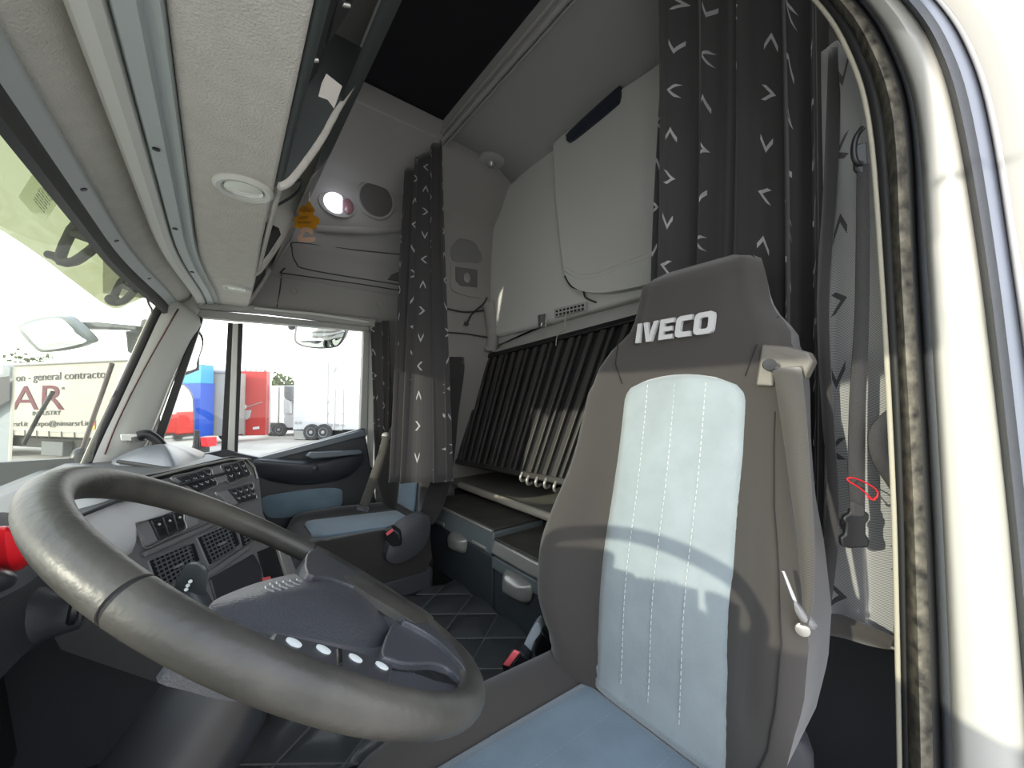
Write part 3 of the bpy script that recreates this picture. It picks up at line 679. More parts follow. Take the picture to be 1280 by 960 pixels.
# ---------------------------------------------------------------- passenger seat
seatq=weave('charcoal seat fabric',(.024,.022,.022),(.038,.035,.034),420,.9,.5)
PC=1.74
ps=thing('passenger_seat','far passenger seat with blue cushion panel, under the hanging curtain','seat',(.5,PC,.2))
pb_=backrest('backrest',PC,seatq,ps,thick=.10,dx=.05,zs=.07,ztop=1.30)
b=MB(); rows=[]
for i in range(30):
    z=.60+.5*i/29; r=[]
    for j in range(9):
        s=-1+2*j/8; y=PC+.0+s*.10; r.append(V((seat_fr(z,y-PC+CY,CY)+.05-.004,y,z+.07)))
    rows.append(r)
b.grid(rows); b.build('centre_panel',seatb,pb_,smooth=180,solid=.004,soff=0)['label']='pale blue centre panel'
K=dict(xb=.72,xf=.24,hw=.265,zc=.66,hb=.02)
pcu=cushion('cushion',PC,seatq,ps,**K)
b=MB(); rows=[]
for i in range(25):
    u=i/24; x=.30+(.70-.30)*u; h=.135
    if u<.12: h=.135-.05*(1-math.sqrt(1-(1-u/.12)**2))
    rows.append([V((x,PC-.03+s*h,cush_z(x,PC-.03+s*h,PC,**K)+.008*(1-abs(s)**6))) for s in [-1+2*j/12 for j in range(13)]])
b.grid(rows); b.build('cushion_panel',seatb,pcu,smooth=180,solid=.006,soff=0)['label']='pale blue cushion panel'
prism('seat_pan',[V((.24,PC-.25,.38)),V((.74,PC-.25,.38)),V((.74,PC+.25,.38)),V((.24,PC+.25,.38))],(0,0,.10),mat('charcoal plastic',(.05,.052,.06),.5),ps,bevel=.02)
prism('seat_base',[V((.28,PC-.2,.0)),V((.66,PC-.2,.0)),V((.66,PC+.2,.0)),V((.28,PC+.2,.0))],(0,0,.39),blackpl,ps,bevel=.02)
rcx=cr([P(u,v,y=PC-.30) for u,v in [(492,672),(503,655),(528,643),(537,648),(537,668),(525,690),(500,704),(484,700),(486,684)]],4,True)
pillow('recliner_cover',rcx,(0,-1,0),.012,.05,mat('charcoal plastic',(.05,.052,.06),.5),ps,rings=3)
bk2=prism('buckle',[P(u,v,t=1.42) for u,v in [(480,664),(490,659),(500,667),(502,682),(490,684),(481,674)]],V((.02,.04,0)),blackpl,ps,bevel=.006)
prism('buckle_button',[P(u,v,t=1.41) for u,v in [(482,667),(490,661),(492,664),(484,670)]],V((.004,.006,0)),pinkp,bk2,bevel=.001)['label']='pink buckle button'
pbelt=thing('passenger_seat_belt','pale lit belt running down beside the passenger seat and door','seat belt',P(450,636,t=1.9))
lf=[(478,545),(473,565),(464,590),(456,612),(448,634)]; rf=[(488,547),(484,566),(475,594),(467,616),(459,637)]
ribbon('webbing',cr([P(u,v,t=1.60) for u,v in lf],3),cr([P(u,v,t=1.60) for u,v in rf],3),beltm,pbelt,th=.0016,smooth=180)
prism('belt_tongue',pix([(447,630),(461,634),(459,640),(446,637)],t=1.59),V((.004,.006,0)),chrome,pbelt)
lathe('belt_anchor',P(482,545,t=1.62),(-.3,-1,0),[(.016,0),(.016,.006),(.008,.010)],silv,pbelt,seg=16)
gt=tube('bellows_cable',cr([P(u,v,t=2.02) for u,v in [(463,583),(452,590),(444,603),(441,622),(442,636)]],10),[.018+.003*(i%2) for i in range(41)],blackpl); tag(gt,'ribbed black bellows hose between the door and the passenger seat','hose')
# ================================================================= STEERING WHEEL
WC=V((.0732,.4804,.9702)); TH=.6279; WR=.2174; PS=.042
RZ_=Matrix.Rotation(PS,3,'Z')
E1=RZ_@V((-math.cos(TH),0,math.sin(TH))); E2=RZ_@V((0,1,0)); WN=RZ_@V((math.sin(TH),0,math.cos(TH)))
def W(u,v,h=0): return P(u,v,pl=(WC+WN*h,WN))
def wp(a,r=WR,h=0): return WC+E1*math.cos(a)*r+E2*math.sin(a)*r+WN*h
sw_=thing('steering_wheel','worn dark grey steering wheel with four white button dots','steering wheel',WC-WN*.06)
def rr_(a): return .0149
def rimseg(name,a0,a1,m):
    n=40; return tube(name,[wp(a0+(a1-a0)*i/n) for i in range(n+1)],[rr_(a0+(a1-a0)*i/n) for i in range(n+1)],m,sw_,seg=24)
R=math.radians
# seams: near grip joint, far grip joint
def ang_(u,v):
    p=W(u,v)-WC; return math.atan2(p.dot(E2),p.dot(E1))
S1=ang_(157,751); S2=ang_(389,690)
rimseg('rim_grip',S1+.006,S2-.006,rimm); rimseg('rim_grip',S2+.006,S1+2*math.pi-.006,rimm)
for s_ in (S1,S2): tube('grip_joint',[wp(s_-.012),wp(s_+.012)],rr_(s_)-.0010,black,sw_,seg=22)
# hub pad
ho=cr([W(u,v,-.012) for u,v in [(262,757),(300,736),(345,722),(388,715),(425,724),(462,742),(501,767),(490,790),(476,808),(440,808),(400,800),(345,790),(300,775)]],4,True)
hub=pillow('hub_pad',ho,WN,.020,.05,hubm,sw_,rings=8,pw=2.2)
# emblem slots in relief
b=MB()
for i in range(5):
    a=W(337+i*8.5,736-i*1.6,.0035); b.box(a,(.008,.006,.0016),(E1,E2,WN)); a=W(341+i*8.2,731-i*1.4,.0035); b.box(a,(.006,.004,.0016),(E1,E2,WN))
b.build('hub_emblem',mat('emblem grey',(.30,.31,.32),.3,metal=.4),hub)
# far spoke and lower plastic
sp1=cr([W(u,v,.0105) for u,v in [(384,692),(398,686),(425,700),(470,728),(520,760),(560,790),(592,822),(598,850),(590,856),(578,830),(548,800),(520,782),(505,775),(500,768),(455,738),(415,722),(385,716)]],3,True)
prism('spoke',sp1,-WN*.030,hubm,sw_,bevel=.009,seg=4)['label']='smooth plastic spoke on the far side'
gr=cr([W(u,v,.0115) for u,v in [(432,722),(442,717),(470,730),(505,750),(538,768),(541,774),(530,778),(515,776),(490,760),(460,742)]],4,True)
pillow('thumb_grip',gr,WN,.007,.01,rimm,sw_,rings=5)
# lower bridge between pad and rim, with its dark opening left free
br_=cr([W(u,v,.004) for u,v in [(498,772),(530,778),(566,800),(590,832),(596,862),(584,858),(574,846),(560,834),(540,828),(515,829),(492,824),(478,811)]],3,True)
prism('spoke',br_,-WN*.008,hubm,sw_,bevel=.003,seg=3)
lo=cr([W(u,v,-.004) for u,v in [(490,826),(507,836),(526,843),(545,850),(568,855),(590,862),(585,878),(540,888),(480,880),(478,855)]],3,True)
prism('spoke',lo,-WN*.008,hubm,sw_,bevel=.003,seg=3)
# button strip along the near side
st_=[W(u,v,.0) for u,v in [(342,789),(395,801),(440,812),(493,826),(489,856),(430,842),(370,824),(330,812)]]
stp=prism('button_strip',st_,-WN*.02,mat('button strip plastic',(.05,.052,.058),.4),sw_,bevel=.003)
wd=mat('white button dot',(.82,.86,.85),.5)
for u,v in [(367.5,803),(404.5,811.5),(444.5,822.5),(477.5,832)]:
    lathe('button_dot',W(u,v,.0005),WN,[(.0062,-.002),(.0062,.0004),(.0055,.0006)],wd,stp,seg=20)
prism('rocker_switch',[W(u,v,.002) for u,v in [(421,809),(429,810),(430,829),(423,829)]],-WN*.006,blackpl,stp,bevel=.0015)
nl=cr([W(u,v,-.008) for u,v in [(262,762),(300,776),(345,794),(385,815),(350,830),(290,805),(255,785)]],3,True)
prism('spoke',nl,-WN*.024,hubm,sw_,bevel=.006,seg=3)['label']='near side spoke under the rim'
# column, shroud and stalk
colm=thing('steering_column','black steering column shroud under the wheel','steering column',WC-WN*.35)
b=MB(); b.lathe(WC-WN*.05,-WN,[(.035,0),(.04,.03),(.05,.06),(.055,.2),(.05,.4)],seg=28); b.build('column_shroud',blackpl,colm)
stk=cr([P(u,v,t=.50) for u,v in [(222,735),(222,722),(230,709),(240,703),(252,703),(260,712),(259,728),(255,746),(240,752)]],3,True)
s1=pillow('wiper_stalk',stk,(.2,-.7,.7),.012,.012,mat('stalk plastic',(.05,.055,.058),.25),colm,rings=5)
tube('stalk_arm',[P(240,735,t=.51),P(262,775,t=.49),P(300,800,t=.45)],.011,darkpl,s1)
b=MB()
for i,(u,v) in enumerate([(233,737),(235,732),(238,727)]): b.lathe(P(u,v,t=.484),(-.2,-.8,.5),[(.0022,0),(.0022,.001)],seg=10)
b.build('stalk_marking',stitchm,s1)
# ================================================================= DASHBOARD
CQ=V((-.03,1.09,.85)); CN=V((.743,-.673,.20)).normalized(); CON=(CQ,CN)
def K_(u,v,d=0): return P(u,v,pl=(CQ+CN*d,CN))
dash=thing('dashboard','dark dashboard wrapping round the driver, with switch rows and air vents','dashboard',(-.2,1.0,.3))
# driver side body: plan curve at several heights
plan=[(-.19,-.05),(-.20,.25),(-.20,.5),(-.19,.7),(-.17,.85)]
kl0=K_(196,600); kl1=K_(185,735)
b=MB(); rows=[]
for i,(x,y) in enumerate(cr([V((a,c_,0)) for a,c_ in plan],4) and [(p.x,p.y) for p in cr([V((a,c_,0)) for a,c_ in plan],4)]):
    hh=.028*sst(.05,.2,y)*(1-sst(.62,.8,y)); rows.append([V((-.42,y,.945)),V((x-.05,y,1.0+hh)),V((x-.012,y,1.005+hh)),V((x,y,.99+hh)),V((x+.012,y,.87)),V((x-.02,y,.845)),V((x-.10,y,.80)),V((x-.14,y,.5)),V((x-.14,y,.0))])
kk=[K_(150,v) for v in (600,640,690,735)]
b.grid(rows)
cl=b.build('dash_body',darkpl,dash,solid=.006,soff=0,smooth=45)
# console block on its face plane
A=K_(100,585); 
def kz(u,z):
    # point on the console plane on the vertical through column u at height z
    v=500
    for _ in range(30):
        p=K_(u,v); v+=(p.z-z)*300
    return K_(u,v)
L0=kz(105,1.0); L1=kz(105,.60); R0=kz(322,1.02); R1=kz(350,.50)
cfm=mat('console grey plastic',(.15,.154,.157),.38,bump=(700,.2))
fo=[K_(u,v) for u,v in [(96,598),(150,603),(200,596),(245,584),(288,573),(312,574),(320,582),(326,600),(330,640),(342,676),(378,800),(300,860),(150,800),(96,700)]]
prism('console_face',fo,-CN*.12,cfm,dash,bevel=.006)
# silvery curved flank between cluster and console; reflected light put into its pale colour
sil=[K_(u,v,.012) for u,v in [(88,618),(140,622),(200,618),(215,640),(168,655),(160,672),(165,690),(140,700),(104,690)]]
pillow('cluster_flank',cr(sil,3,True),CN,.02,.03,mat('satin plastic with reflection tone',(.55,.56,.56),.28,bump=(800,.1)),dash,rings=5)
# top ledges of the console
led=[K_(u,v,.004) for u,v in [(150,600),(205,590),(290,570),(314,573),(316,578),(288,577),(200,600),(150,612)]]
prism('console_ledge',led,-CN*.10+V((0,0,.002)),blackpl,dash,bevel=.003)
tube('ledge_line',[K_(188,597,.008),K_(240,584,.008),K_(288,574,.008),K_(308,574,.008),K_(318,584,.008),K_(322,598,.008)],.0025,silv,dash)
def kquad(name,pts,raise_,m,parent,bev=.004,depth=.02,**k):
    return prism(name,[K_(u,v,raise_) for u,v in pts],-CN*depth,m,parent,bevel=bev,**k)
swm=mat('switch black',(.03,.032,.036),.3); icon=mat('switch icon',(.55,.55,.55),.6)
def module(name,pts,n,parent,sw_rng=(0,1),icons='v'):
    "pts: tl,tr,br,bl of a bank of switches"
    bz=kquad(name,pts,.008,midpl,parent,bev=.008,seg=3)
    tl,tr,br,bl=[K_(u,v,.0095) for u,v in pts]
    cc_=(tl+tr+br+bl)/4; tube('bank_outline',cr([lerp(p,cc_,.03) for p in (tl,lerp(tl,tr,.5),tr,lerp(tr,br,.5),br,lerp(br,bl,.5),bl,lerp(bl,tl,.5))],4,True),.0014,silv,bz,seg=6,closed=True)
    a0,a1=sw_rng
    for i in range(n):
        s0=a0+(a1-a0)*(i+.06)/n; s1=a0+(a1-a0)*(i+.94)/n
        q=[lerp(lerp(tl,tr,s0),lerp(bl,br,s0),.08),lerp(lerp(tl,tr,s1),lerp(bl,br,s1),.08),lerp(lerp(tl,tr,s1),lerp(bl,br,s1),.92),lerp(lerp(tl,tr,s0),lerp(bl,br,s0),.92)]
        s=prism('switch',[p+CN*.003 for p in q],-CN*.01,swm,bz,bevel=.0025)
        bb_=MB()
        for f in (.30,.68):
            c=lerp(lerp(q[0],q[1],.5),lerp(q[3],q[2],.5),f)+CN*.0035
            if icons=='o':
                bb_.lathe(c,CN,[(.0075,0),(.0075,.0012),(.006,.0015)],seg=14)
            else:
                ex_=(q[1]-q[0]).normalized(); ey_=(q[0]-q[3]).normalized()
                bb_.tube([c-ex_*.004+ey_*.003,c-ey_*.003,c+ex_*.004+ey_*.003],.0007,seg=4)
        bb_.build('switch_icon',icon if icons!='o' else mat('round switch pad',(.012,.012,.014),.5),s)
        if icons=='o':
            c=lerp(lerp(q[0],q[1],.5),lerp(q[3],q[2],.5),.30)+CN*.0052
            b3=MB(); ex_=(q[1]-q[0]).normalized(); ey_=(q[0]-q[3]).normalized(); b3.prism([c-ex_*.0035,c+ey_*.003,c+ex_*.0035,c-ey_*.003],CN*.0006); b3.build('switch_icon',icon,s)
    return bz
module('switch_bank',[(212,597),(262,584),(272,606),(248,618)],4,dash,(.1,.98))
kquad('blank_panel',[(259,586),(275,581),(286,601),(272,606)],.009,midpl,dash,bev=.003)
module('switch_bank',[(275,582),(304,575),(314,594),(287,605)],3,dash)
module('switch_bank',[(268,615),(315,603),(321,624),(290,634)],4,dash,(.3,1))
module('switch_bank',[(146,624),(196,622),(190,638),(160,643)],3,dash,(.5,1))
module('switch_bank',[(163,654),(228,636),(233,662),(182,686)],3,dash,(.30,.97),'o')
kquad('blank_panel',[(231,640),(247,636),(250,655),(235,662)],.006,midpl,dash,bev=.003)
kquad('console_shelf_line',[(180,690),(272,650),(275,655),(183,697)],.012,cfm,dash,bev=.004)
kquad('console_shelf_line',[(243,728),(312,680),(314,686),(246,735)],.010,cfm,dash,bev=.004)
def vent(pts,n,m_):
    fr_=kquad('air_vent',pts,.004,midpl,dash,bev=.004)
    tl,tr,br,bl=[K_(u,v,.0065) for u,v in pts]
    ctr=(tl+tr+br+bl)/4
    tl,tr,br,bl=[lerp(p,ctr,.10) for p in (tl,tr,br,bl)]
    prism('vent_opening',[tl,tr,br,bl],-CN*.004,black,fr_)
    b=MB()
    for i in range(n):
        s=(i+.5)/n; a=lerp(tl,tr,s); c_=lerp(bl,br,s); b.tube([a+CN*.003,c_+CN*.003],.0013,seg=5)
    for j in range(m_):
        s=(j+.5)/m_; a=lerp(tl,bl,s); c_=lerp(tr,br,s); b.tube([a+CN*.005,c_+CN*.005],.0016,seg=5)
    b.build('vent_louvres',mat('louvre grey',(.11,.12,.13),.4),fr_)
    box('vent_tab',ctr+CN*.009,(.018,.005,.006),midpl,fr_,ax=((tr-tl).normalized(),(tl-bl).normalized(),CN))
vent([(185,700),(236,679),(246,712),(200,742)],8,7)
vent([(246,671),(284,655),(296,688),(262,708)],7,7)
vent([(298,660),(320,650),(326,672),(304,684)],4,5)
kquad('vent_latch',[(238,682),(243,679),(250,700),(245,704)],.006,blackpl,dash,bev=.001)
kquad('vent_latch',[(287,660),(292,658),(300,680),(296,683)],.006,blackpl,dash,bev=.001)
kquad('glove_lid',[(262,724),(318,692),(326,706),(332,740),(275,768)],.004,darkpl,dash,bev=.004)
kquad('open_tray',[(322,690),(346,680),(358,722),(332,728)],.002,black,dash,bev=.001)
kquad('console_post',[(346,680),(351,678),(366,722),(360,724)],.010,silv,dash,bev=.002)
kquad('console_post',[(351,678),(356,676),(374,722),(367,724)],.006,midpl,dash,bev=.002)
rb_=kquad('red_plug',[(331,722),(338,720),(340,726),(333,728)],.012,pinkp,None,bev=.001); tag(rb_,'small pink red plug lying in the open tray of the dashboard','plug')
# passenger side of the dash: top and far body
ep=R0
b=MB()
b.prism([V((-.42,.84,.94)),V((-.42,2.05,.94)),V((-.02,2.05,.94)),V((.085,1.30,.985)),V((.05,1.20,.99)),V((-.13,.96,.99)),V((-.18,.84,.985))],(0,0,.006))
b.prism([V((-.42,1.30,.3)),V((-.42,2.05,.3)),V((-.04,2.05,.3)),V((-.03,1.40,.3)),V((.05,1.28,.3)),V((-.05,1.2,.3))],(0,0,.64))
b.build('dash_top',darkpl,dash,bevel=.008)
hp=mat('sheeny blue grey plastic',(.10,.11,.13),.3,bump=(800,.08))
hum=cr([P(u,v,z=.965) for u,v in [(150,582),(190,587),(225,590),(245,577),(252,573)]]+[V((-.05,2.0,.965)),V((-.25,2.03,.965)),P(140,576,z=.965)],3,True)
pillow('corner_hump',hum,(0,0,1),.055,.02,hp,dash,rings=7,pw=1.8)
tube('hump_groove',cr([P(u,v,z=.975) for u,v in [(148,577),(170,580),(200,585),(225,590)]],4),.006,black,dash)
# cluster face behind the wheel: bezel disc, red button
def D_(u,v,x=-.17): return P(u,v,x=x)
bz=cr([D_(u,v) for u,v in [(-40,660),(-10,642),(20,642),(60,652),(72,680),(55,712),(20,738),(-30,750)]],4,True)
pillow('cluster_bezel',bz,(1,-.1,0),.006,.03,mat('bezel grey',(.13,.135,.15),.45,bump=(500,.2)),dash,rings=3)
rd=cr([P(u,v,x=-.155) for u,v in [(6,662),(14,658),(22,672),(34,694),(36,704),(24,713),(13,709),(8,690)]],4,True)
rbt=pillow('red_parking_button',rd,(1,-.5,0),.012,.02,redp,dash,rings=4); rbt['label']='red lever button left of the steering wheel'
pillow('round_knob',cr([P(-2+14*math.cos(a),725+16*math.sin(a),x=-.155) for a in [i*math.pi/6 for i in range(12)]],2,True),(1,-.4,0),.012,.01,swm,dash,rings=3)
# ignition housing low left
ig=lathe('ignition_shroud',P(62,770,t=.50),V((.8,.1,-.1)),[(.05,-.06),(.045,-.02),(.028,.0),(.022,.03),(.018,.032)],darkpl,dash,seg=24)
lathe('ignition_ring',P(86,760,t=.47),V((.8,.1,-.1)),[(.017,0),(.020,.003),(.020,.008),(.016,.010)],blackpl,dash,seg=24)
lathe('round_cap',P(33,790,t=.5),(1,-.6,0),[(.018,-.01),(.018,.004),(.012,.007)],swm,dash,seg=20)
# knee bolster
b=MB(); b.grid([[V((x,y,z)) for x,z in [(-.30,.86),(-.26,.74),(-.24,.6),(-.3,.35),(-.34,0)]] for y in (-.05,.3,.7,1.0)]); b.build('knee_panel',darkpl,dash,solid=.01,smooth=60)
# pedals area firewall
struct(box('wall_front',(-.45,1.03,.46),(.04,2.2,.94),darkpl))
# ================================================================= OVERHEAD SHELF above the windscreen
sh=thing('overhead_shelf','fabric covered overhead shelf running above the windscreen','shelf',(.05,1.0,1.58))
ZS=1.58
bot_=[V((-.052,.09,ZS)),V((-.052,1.0,ZS)),V((-.050,1.7,ZS)),V((-.060,1.95,ZS)),V((-.045,2.04,ZS)),V((.0,2.07,ZS)),V((.06,2.07,ZS)),V((.10,2.055,ZS)),V((.102,1.9,ZS)),V((.098,1.6,ZS)),V((.085,1.2,ZS)),V((.078,.82,ZS)),V((.070,.42,ZS)),V((.066,.09,ZS))]
prism('shelf_underside',bot_,(0,0,.028),headl,sh,bevel=.006,seg=3)
prism('shelf_front',[V((-.05,.09,ZS+.01)),V((-.05,2.03,ZS+.01)),V((-.09,2.03,1.95)),V((-.09,  .09,1.95))],(-.01,0,0),headl,sh)
prism('shelf_roof',[V((-.1,  .09,1.93)),V((-.1,2.03,1.93)),V((.225,2.03,1.93)),V((.225,  .09,1.93))],(0,0,.015),greypl,sh)
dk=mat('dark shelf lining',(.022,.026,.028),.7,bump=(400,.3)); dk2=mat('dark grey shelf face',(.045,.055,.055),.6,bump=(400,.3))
# upper rear face panel (dark), dropping from the shelf roof edge
prism('face_panel',[V((.253,  .09,1.925)),V((.253,1.32,1.925)),V((.205,1.22,1.83)),V((.19,.95,1.80)),V((.19,  .09,1.80))],(.008,0,.004),dk2,sh,bevel=.003)
prism('face_panel',[V((.253,1.25,1.925)),V((.253,2.05,1.925)),V((.18,2.05,1.76)),V((.205,1.25,1.83))],(.008,0,.004),ceild,sh,bevel=.003)
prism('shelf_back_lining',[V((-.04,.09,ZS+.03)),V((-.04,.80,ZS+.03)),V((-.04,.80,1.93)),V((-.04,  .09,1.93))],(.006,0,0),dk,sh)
# partitions: side walls with the curved lip
def part_(y,m,th=.012,x1=.258,zt=1.93):
    cv=cr([V((.083,y,ZS+.005)),V((.10,y,ZS+.022)),V((.128,y,ZS+.075)),V((.156,y,ZS+.135)),V((.184,y,ZS+.205)),V((x1,y,zt))],5)
    p=prism('partition',[V((-.05,y,ZS+.01))]+cv+[V((-.05,y,zt))],(0,th,0),m,sh)
    return cv
cv=part_(.83,dk2,.03)
tube('curved_lip',[p+V((0,.02,0)) for p in cv[:24]],[.012]*20+[.010,.008,.005,.002],headl,sh,flat=.8)
prism('bay_roof',[V((-.04,.87,1.90)),V((-.04,2.03,1.90)),V((.24,2.03,1.90)),V((.24,.87,1.90))],(0,0,.01),lightpl,sh)
cv=part_(1.50,lightpl,.02); tube('curved_lip',[p+V((0,.01,0)) for p in cv[:22]],.012,headl,sh,flat=.8)
cv=part_(2.035,greypl,.02); tube('curved_lip',[p+V((0,.01,0)) for p in cv],.012,headl,sh,flat=.8)
# rim frame of the first bay
tube('opening_frame',cr([V((.072,.09,ZS+.012)),V((.077,.42,ZS+.012)),V((.081,.70,ZS+.012)),V((.084,.83,ZS+.012))],6),.008,dk2,sh)
for y0,y1 in ((.86,1.48),(1.53,2.02)): tube('opening_frame',[V((.088,y0,ZS+.012)),V((.098,y1,ZS+.012))],.006,headl,sh)
# bay floors and backs
prism('bay_back',[V((-.02,.87,ZS+.03)),V((-.02,1.5,ZS+.03)),V((-.02,1.5,1.93)),V((-.02,.87,1.93))],(.006,0,0),lightpl,sh)
prism('bay_floor',[V((-.04,.87,ZS+.03)),V((.07,.87,ZS+.03)),V((.08,1.5,ZS+.03)),V((-.04,1.5,ZS+.03))],(0,0,.006),lightpl,sh)
b=MB(); b.tube(cr([V((.09,.92,ZS+.03)),V((.135,.93,ZS+.07)),V((.135,1.0,ZS+.07)),V((.09,1.02,ZS+.03))],4),.003,seg=6); b.build('bay_latch',dk,sh)
# black net in the middle and far bays
def net(y0,y1,label):
    b=MB(); b.prism([V((.083,y0,ZS+.02)),V((.092,y1,ZS+.02)),V((.125,y1,ZS+.075)),V((.16,y1,ZS+.15)),V((.14,y0+.12,ZS+.12)),V((.10,y0,ZS+.05))],(-.03,0,.01))
    o=b.build('storage_net',black,sh); o['label']=label
net(1.24,1.49,'black net across the middle bay'); net(1.56,2.02,'black net across the end bay')
# round down lights in the fabric
def dl(c,s,label):
    t=lathe('downlight',c,(0,0,-1),[(.052*s,-.004),(.052*s,.003),(.046*s,.008),(.038*s,.006),(.034*s,-.001)],lightpl,sh,seg=36); t['label']=label
    lathe('downlight_lens',c+V((0,0,-.001)),(0,0,-1),[(.033*s,0),(.033*s,.004),(.02*s,.008),(.004,.0095)],mat('frosted lens',(.80,.82,.76),.15,coat=.6),t,seg=36)
    b=MB(); b.box(c+V((0,-.0,-.011)),(.055*s,.004,.003)); b.build('lens_bar',lightpl,t)
dl(P(305,235,z=ZS),.95,'round lamp nearer the camera'); dl(P(296,360,z=ZS),.85,'round lamp at the far end')
# tray / console hanging in the first bay
tray=thing('black_shelf_device','black ribbed device standing in the nearest open bay of the overhead shelf','device',V((.10,.62,ZS+.04)))
prism('device_body',[V((.075,.35,ZS+.06)),V((.085,.68,ZS+.05)),V((.12,.68,ZS+.13)),V((.13,.35,ZS+.16))],(-.03,0,.03),black,tray,bevel=.01)
prism('device_body',[V((.10,.3,ZS+.12)),V((.115,.62,ZS+.11)),V((.15,.60,ZS+.19)),V((.15,.3,ZS+.2))],(-.03,0,.03),blackpl,tray,bevel=.012)
tube('device_clip',[V((.112,.55,ZS+.135)),V((.135,.55,ZS+.145))],.003,silv,tray)
tube('device_clip',[V((.088,.60,ZS+.075)),V((.105,.60,ZS+.085))],.003,silv,tray)
# curled paper
pp=[P(u,v,t=tt) for u,v,tt in [(408,92,.60),(427,107,.62),(417,135,.64),(409,124,.63),(398,120,.60),(402,104,.60)]]
pa_=prism('paper_note',pp,V((.001,.001,0)),mat('paper',(.62,.58,.54),.9)); tag(pa_,'crumpled white paper sticking out of the nearest overhead bay','paper')
# air freshener
ft=1.28
af_=thing('air_freshener','orange and pink cardboard air freshener hanging from the overhead shelf','air freshener',P(383,300,t=ft))
org_=mat('orange card',(.62,.27,.01),.8); brn=mat('brown print',(.25,.13,.02),.8); pnk=mat('pale pink card',(.65,.42,.30),.8)
crd=prism('crown_card',cr(pix([(386,250),(390,257),(394,263),(391,268),(398,272),(399,279),(395,281),(396,285),(386,287),(376,286),(371,284),(367,283),(369,278),(367,273),(374,269),(372,264),(377,258),(383,256)],t=ft),2,True),V((.0012,.002,0)),org_,af_)
b=MB()
for i in range(7):
    an=math.radians(-60+20*i); c=P(383,268,t=ft-.004); u_,v_=383+10*math.sin(an),268-11*math.cos(an); b.tube([P(383+3*math.sin(an),267-3*math.cos(an),t=ft-.003),P(u_,v_,t=ft-.003)],.0012,seg=4)
b.build('crown_print',brn,crd)
prism('tag_card',cr(pix([(375,287),(383,284),(391,287),(390,293),(386,291),(382,289),(379,293),(379,297),(393,296),(392,302),(373,302),(372,294),(377,292)],t=ft-.002),2,True),V((.0012,.002,0)),pnk,af_)
tube('hanging_string',[P(388,228,t=ft),P(386,252,t=ft)],.002,mat('pale string',(.6,.57,.5),.9),af_)
def text(name,s,p0,ex,up,size,m,parent,ext=.0005,xs=1):
    cu_=bpy.data.curves.new(name,'FONT'); cu_.body=s; cu_.size=1; cu_.extrude=.01
    o=bpy.data.objects.new(name,cu_); COL.objects.link(o); bpy.context.view_layer.update()
    me=bpy.data.meshes.new_from_object(o.evaluated_get(bpy.context.evaluated_depsgraph_get())); bpy.data.objects.remove(o)
    ex=V(ex).normalized(); up=V(up); up=(up-ex*up.dot(ex)).normalized(); n=ex.cross(up)
    vs=[V(p0)+ex*(v.co.x*size*xs)+up*(v.co.y*size)+n*(v.co.z*ext/.01) for v in me.vertices]; fs=[list(p.vertices) for p in me.polygons]
    return mk(name,vs,fs,m,parent,recalc=False,smooth=20)
p0=P(373,274,t=ft-.006); text('card_print','ARBRE',p0,P(390,272,t=ft-.006)-p0,UP,.011,brn,crd)
p0=P(372,279,t=ft-.006); text('card_print','MAGIQUE',p0,P(392,279,t=ft-.006)-p0,UP,.010,brn,crd)
# ================================================================= CURTAINS
def curtain(name,topl,botl,folds,amp,cloth,m,nu=140,nv=40,n=V((-1,0,0)),seed=0,ztop=1,u0=0,wob=.15,hem=None,parent=None,topamp=.6):
    "topl/botl: curves of the top and bottom edge; vertical cloth with pleats"
    rnd=random.Random(seed); ph=[rnd.random()*6 for _ in range(6)]
    T=cr(topl,12); B=cr(botl,12)
    def at(L_,s):
        k=s*(len(L_)-1); i=min(int(k),len(L_)-2); return lerp(L_[i],L_[i+1],k-i)
    vs=[];uv=[]
    for j in range(nv+1):
        h=j/nv
        for i in range(nu+1):
            s=i/nu; p=lerp(at(T,s),at(B,s),h)
            a=2*math.pi*(folds*s+wob*math.sin(3*h+ph[0])+.25*math.sin(2*math.pi*s*1.7+ph[1])*(.4+.6*h))
            d=amp*(topamp+(1-topamp)*h)*(math.sin(a)+.35*math.sin(2.3*a+ph[2]))
            tt=(at(B,min(1,s+.01))-at(B,max(0,s-.01))); tt.z=0
            side=tt.normalized() if tt.length>1e-6 else V((0,1,0))
            p=p+n*d+side*(amp*.5*math.cos(a))
            vs.append(p); uv.append((u0+s*cloth,(1-h)*(at(T,s)-at(B,s)).length))
    w_=nu+1; fs=[[j*w_+i,j*w_+i+1,(j+1)*w_+i+1,(j+1)*w_+i] for j in range(nv) for i in range(nu)]
    return mk(name,vs,fs,m,parent,uvs=uv,smooth=180,solid=.0015,soff=0,recalc=False)
# far curtain gathered beside the passenger seat
c1=curtain('cab_curtain',[P(507,215,t=1.83),P(530,190,t=1.86),P(553,175,t=1.9)],[P(484,601,t=1.50),P(520,604,t=1.47),P(561,602,t=1.52)],3.1,.024,.62,curt,seed=3,topamp=.35)
tag(c1,'narrow far curtain with white arrow marks hanging over the passenger seat','curtain')
c2=curtain('cab_curtain',[P(462,404,t=2.04),P(476,402,t=2.02),P(486,400,t=2.0)],[P(473,603,t=2.04),P(480,600,t=2.04),P(487,596,t=2.03)],2.2,.016,.3,curt,seed=5,nu=50)
tag(c2,'short dark curtain bunched against the rear post of the far side window','curtain')
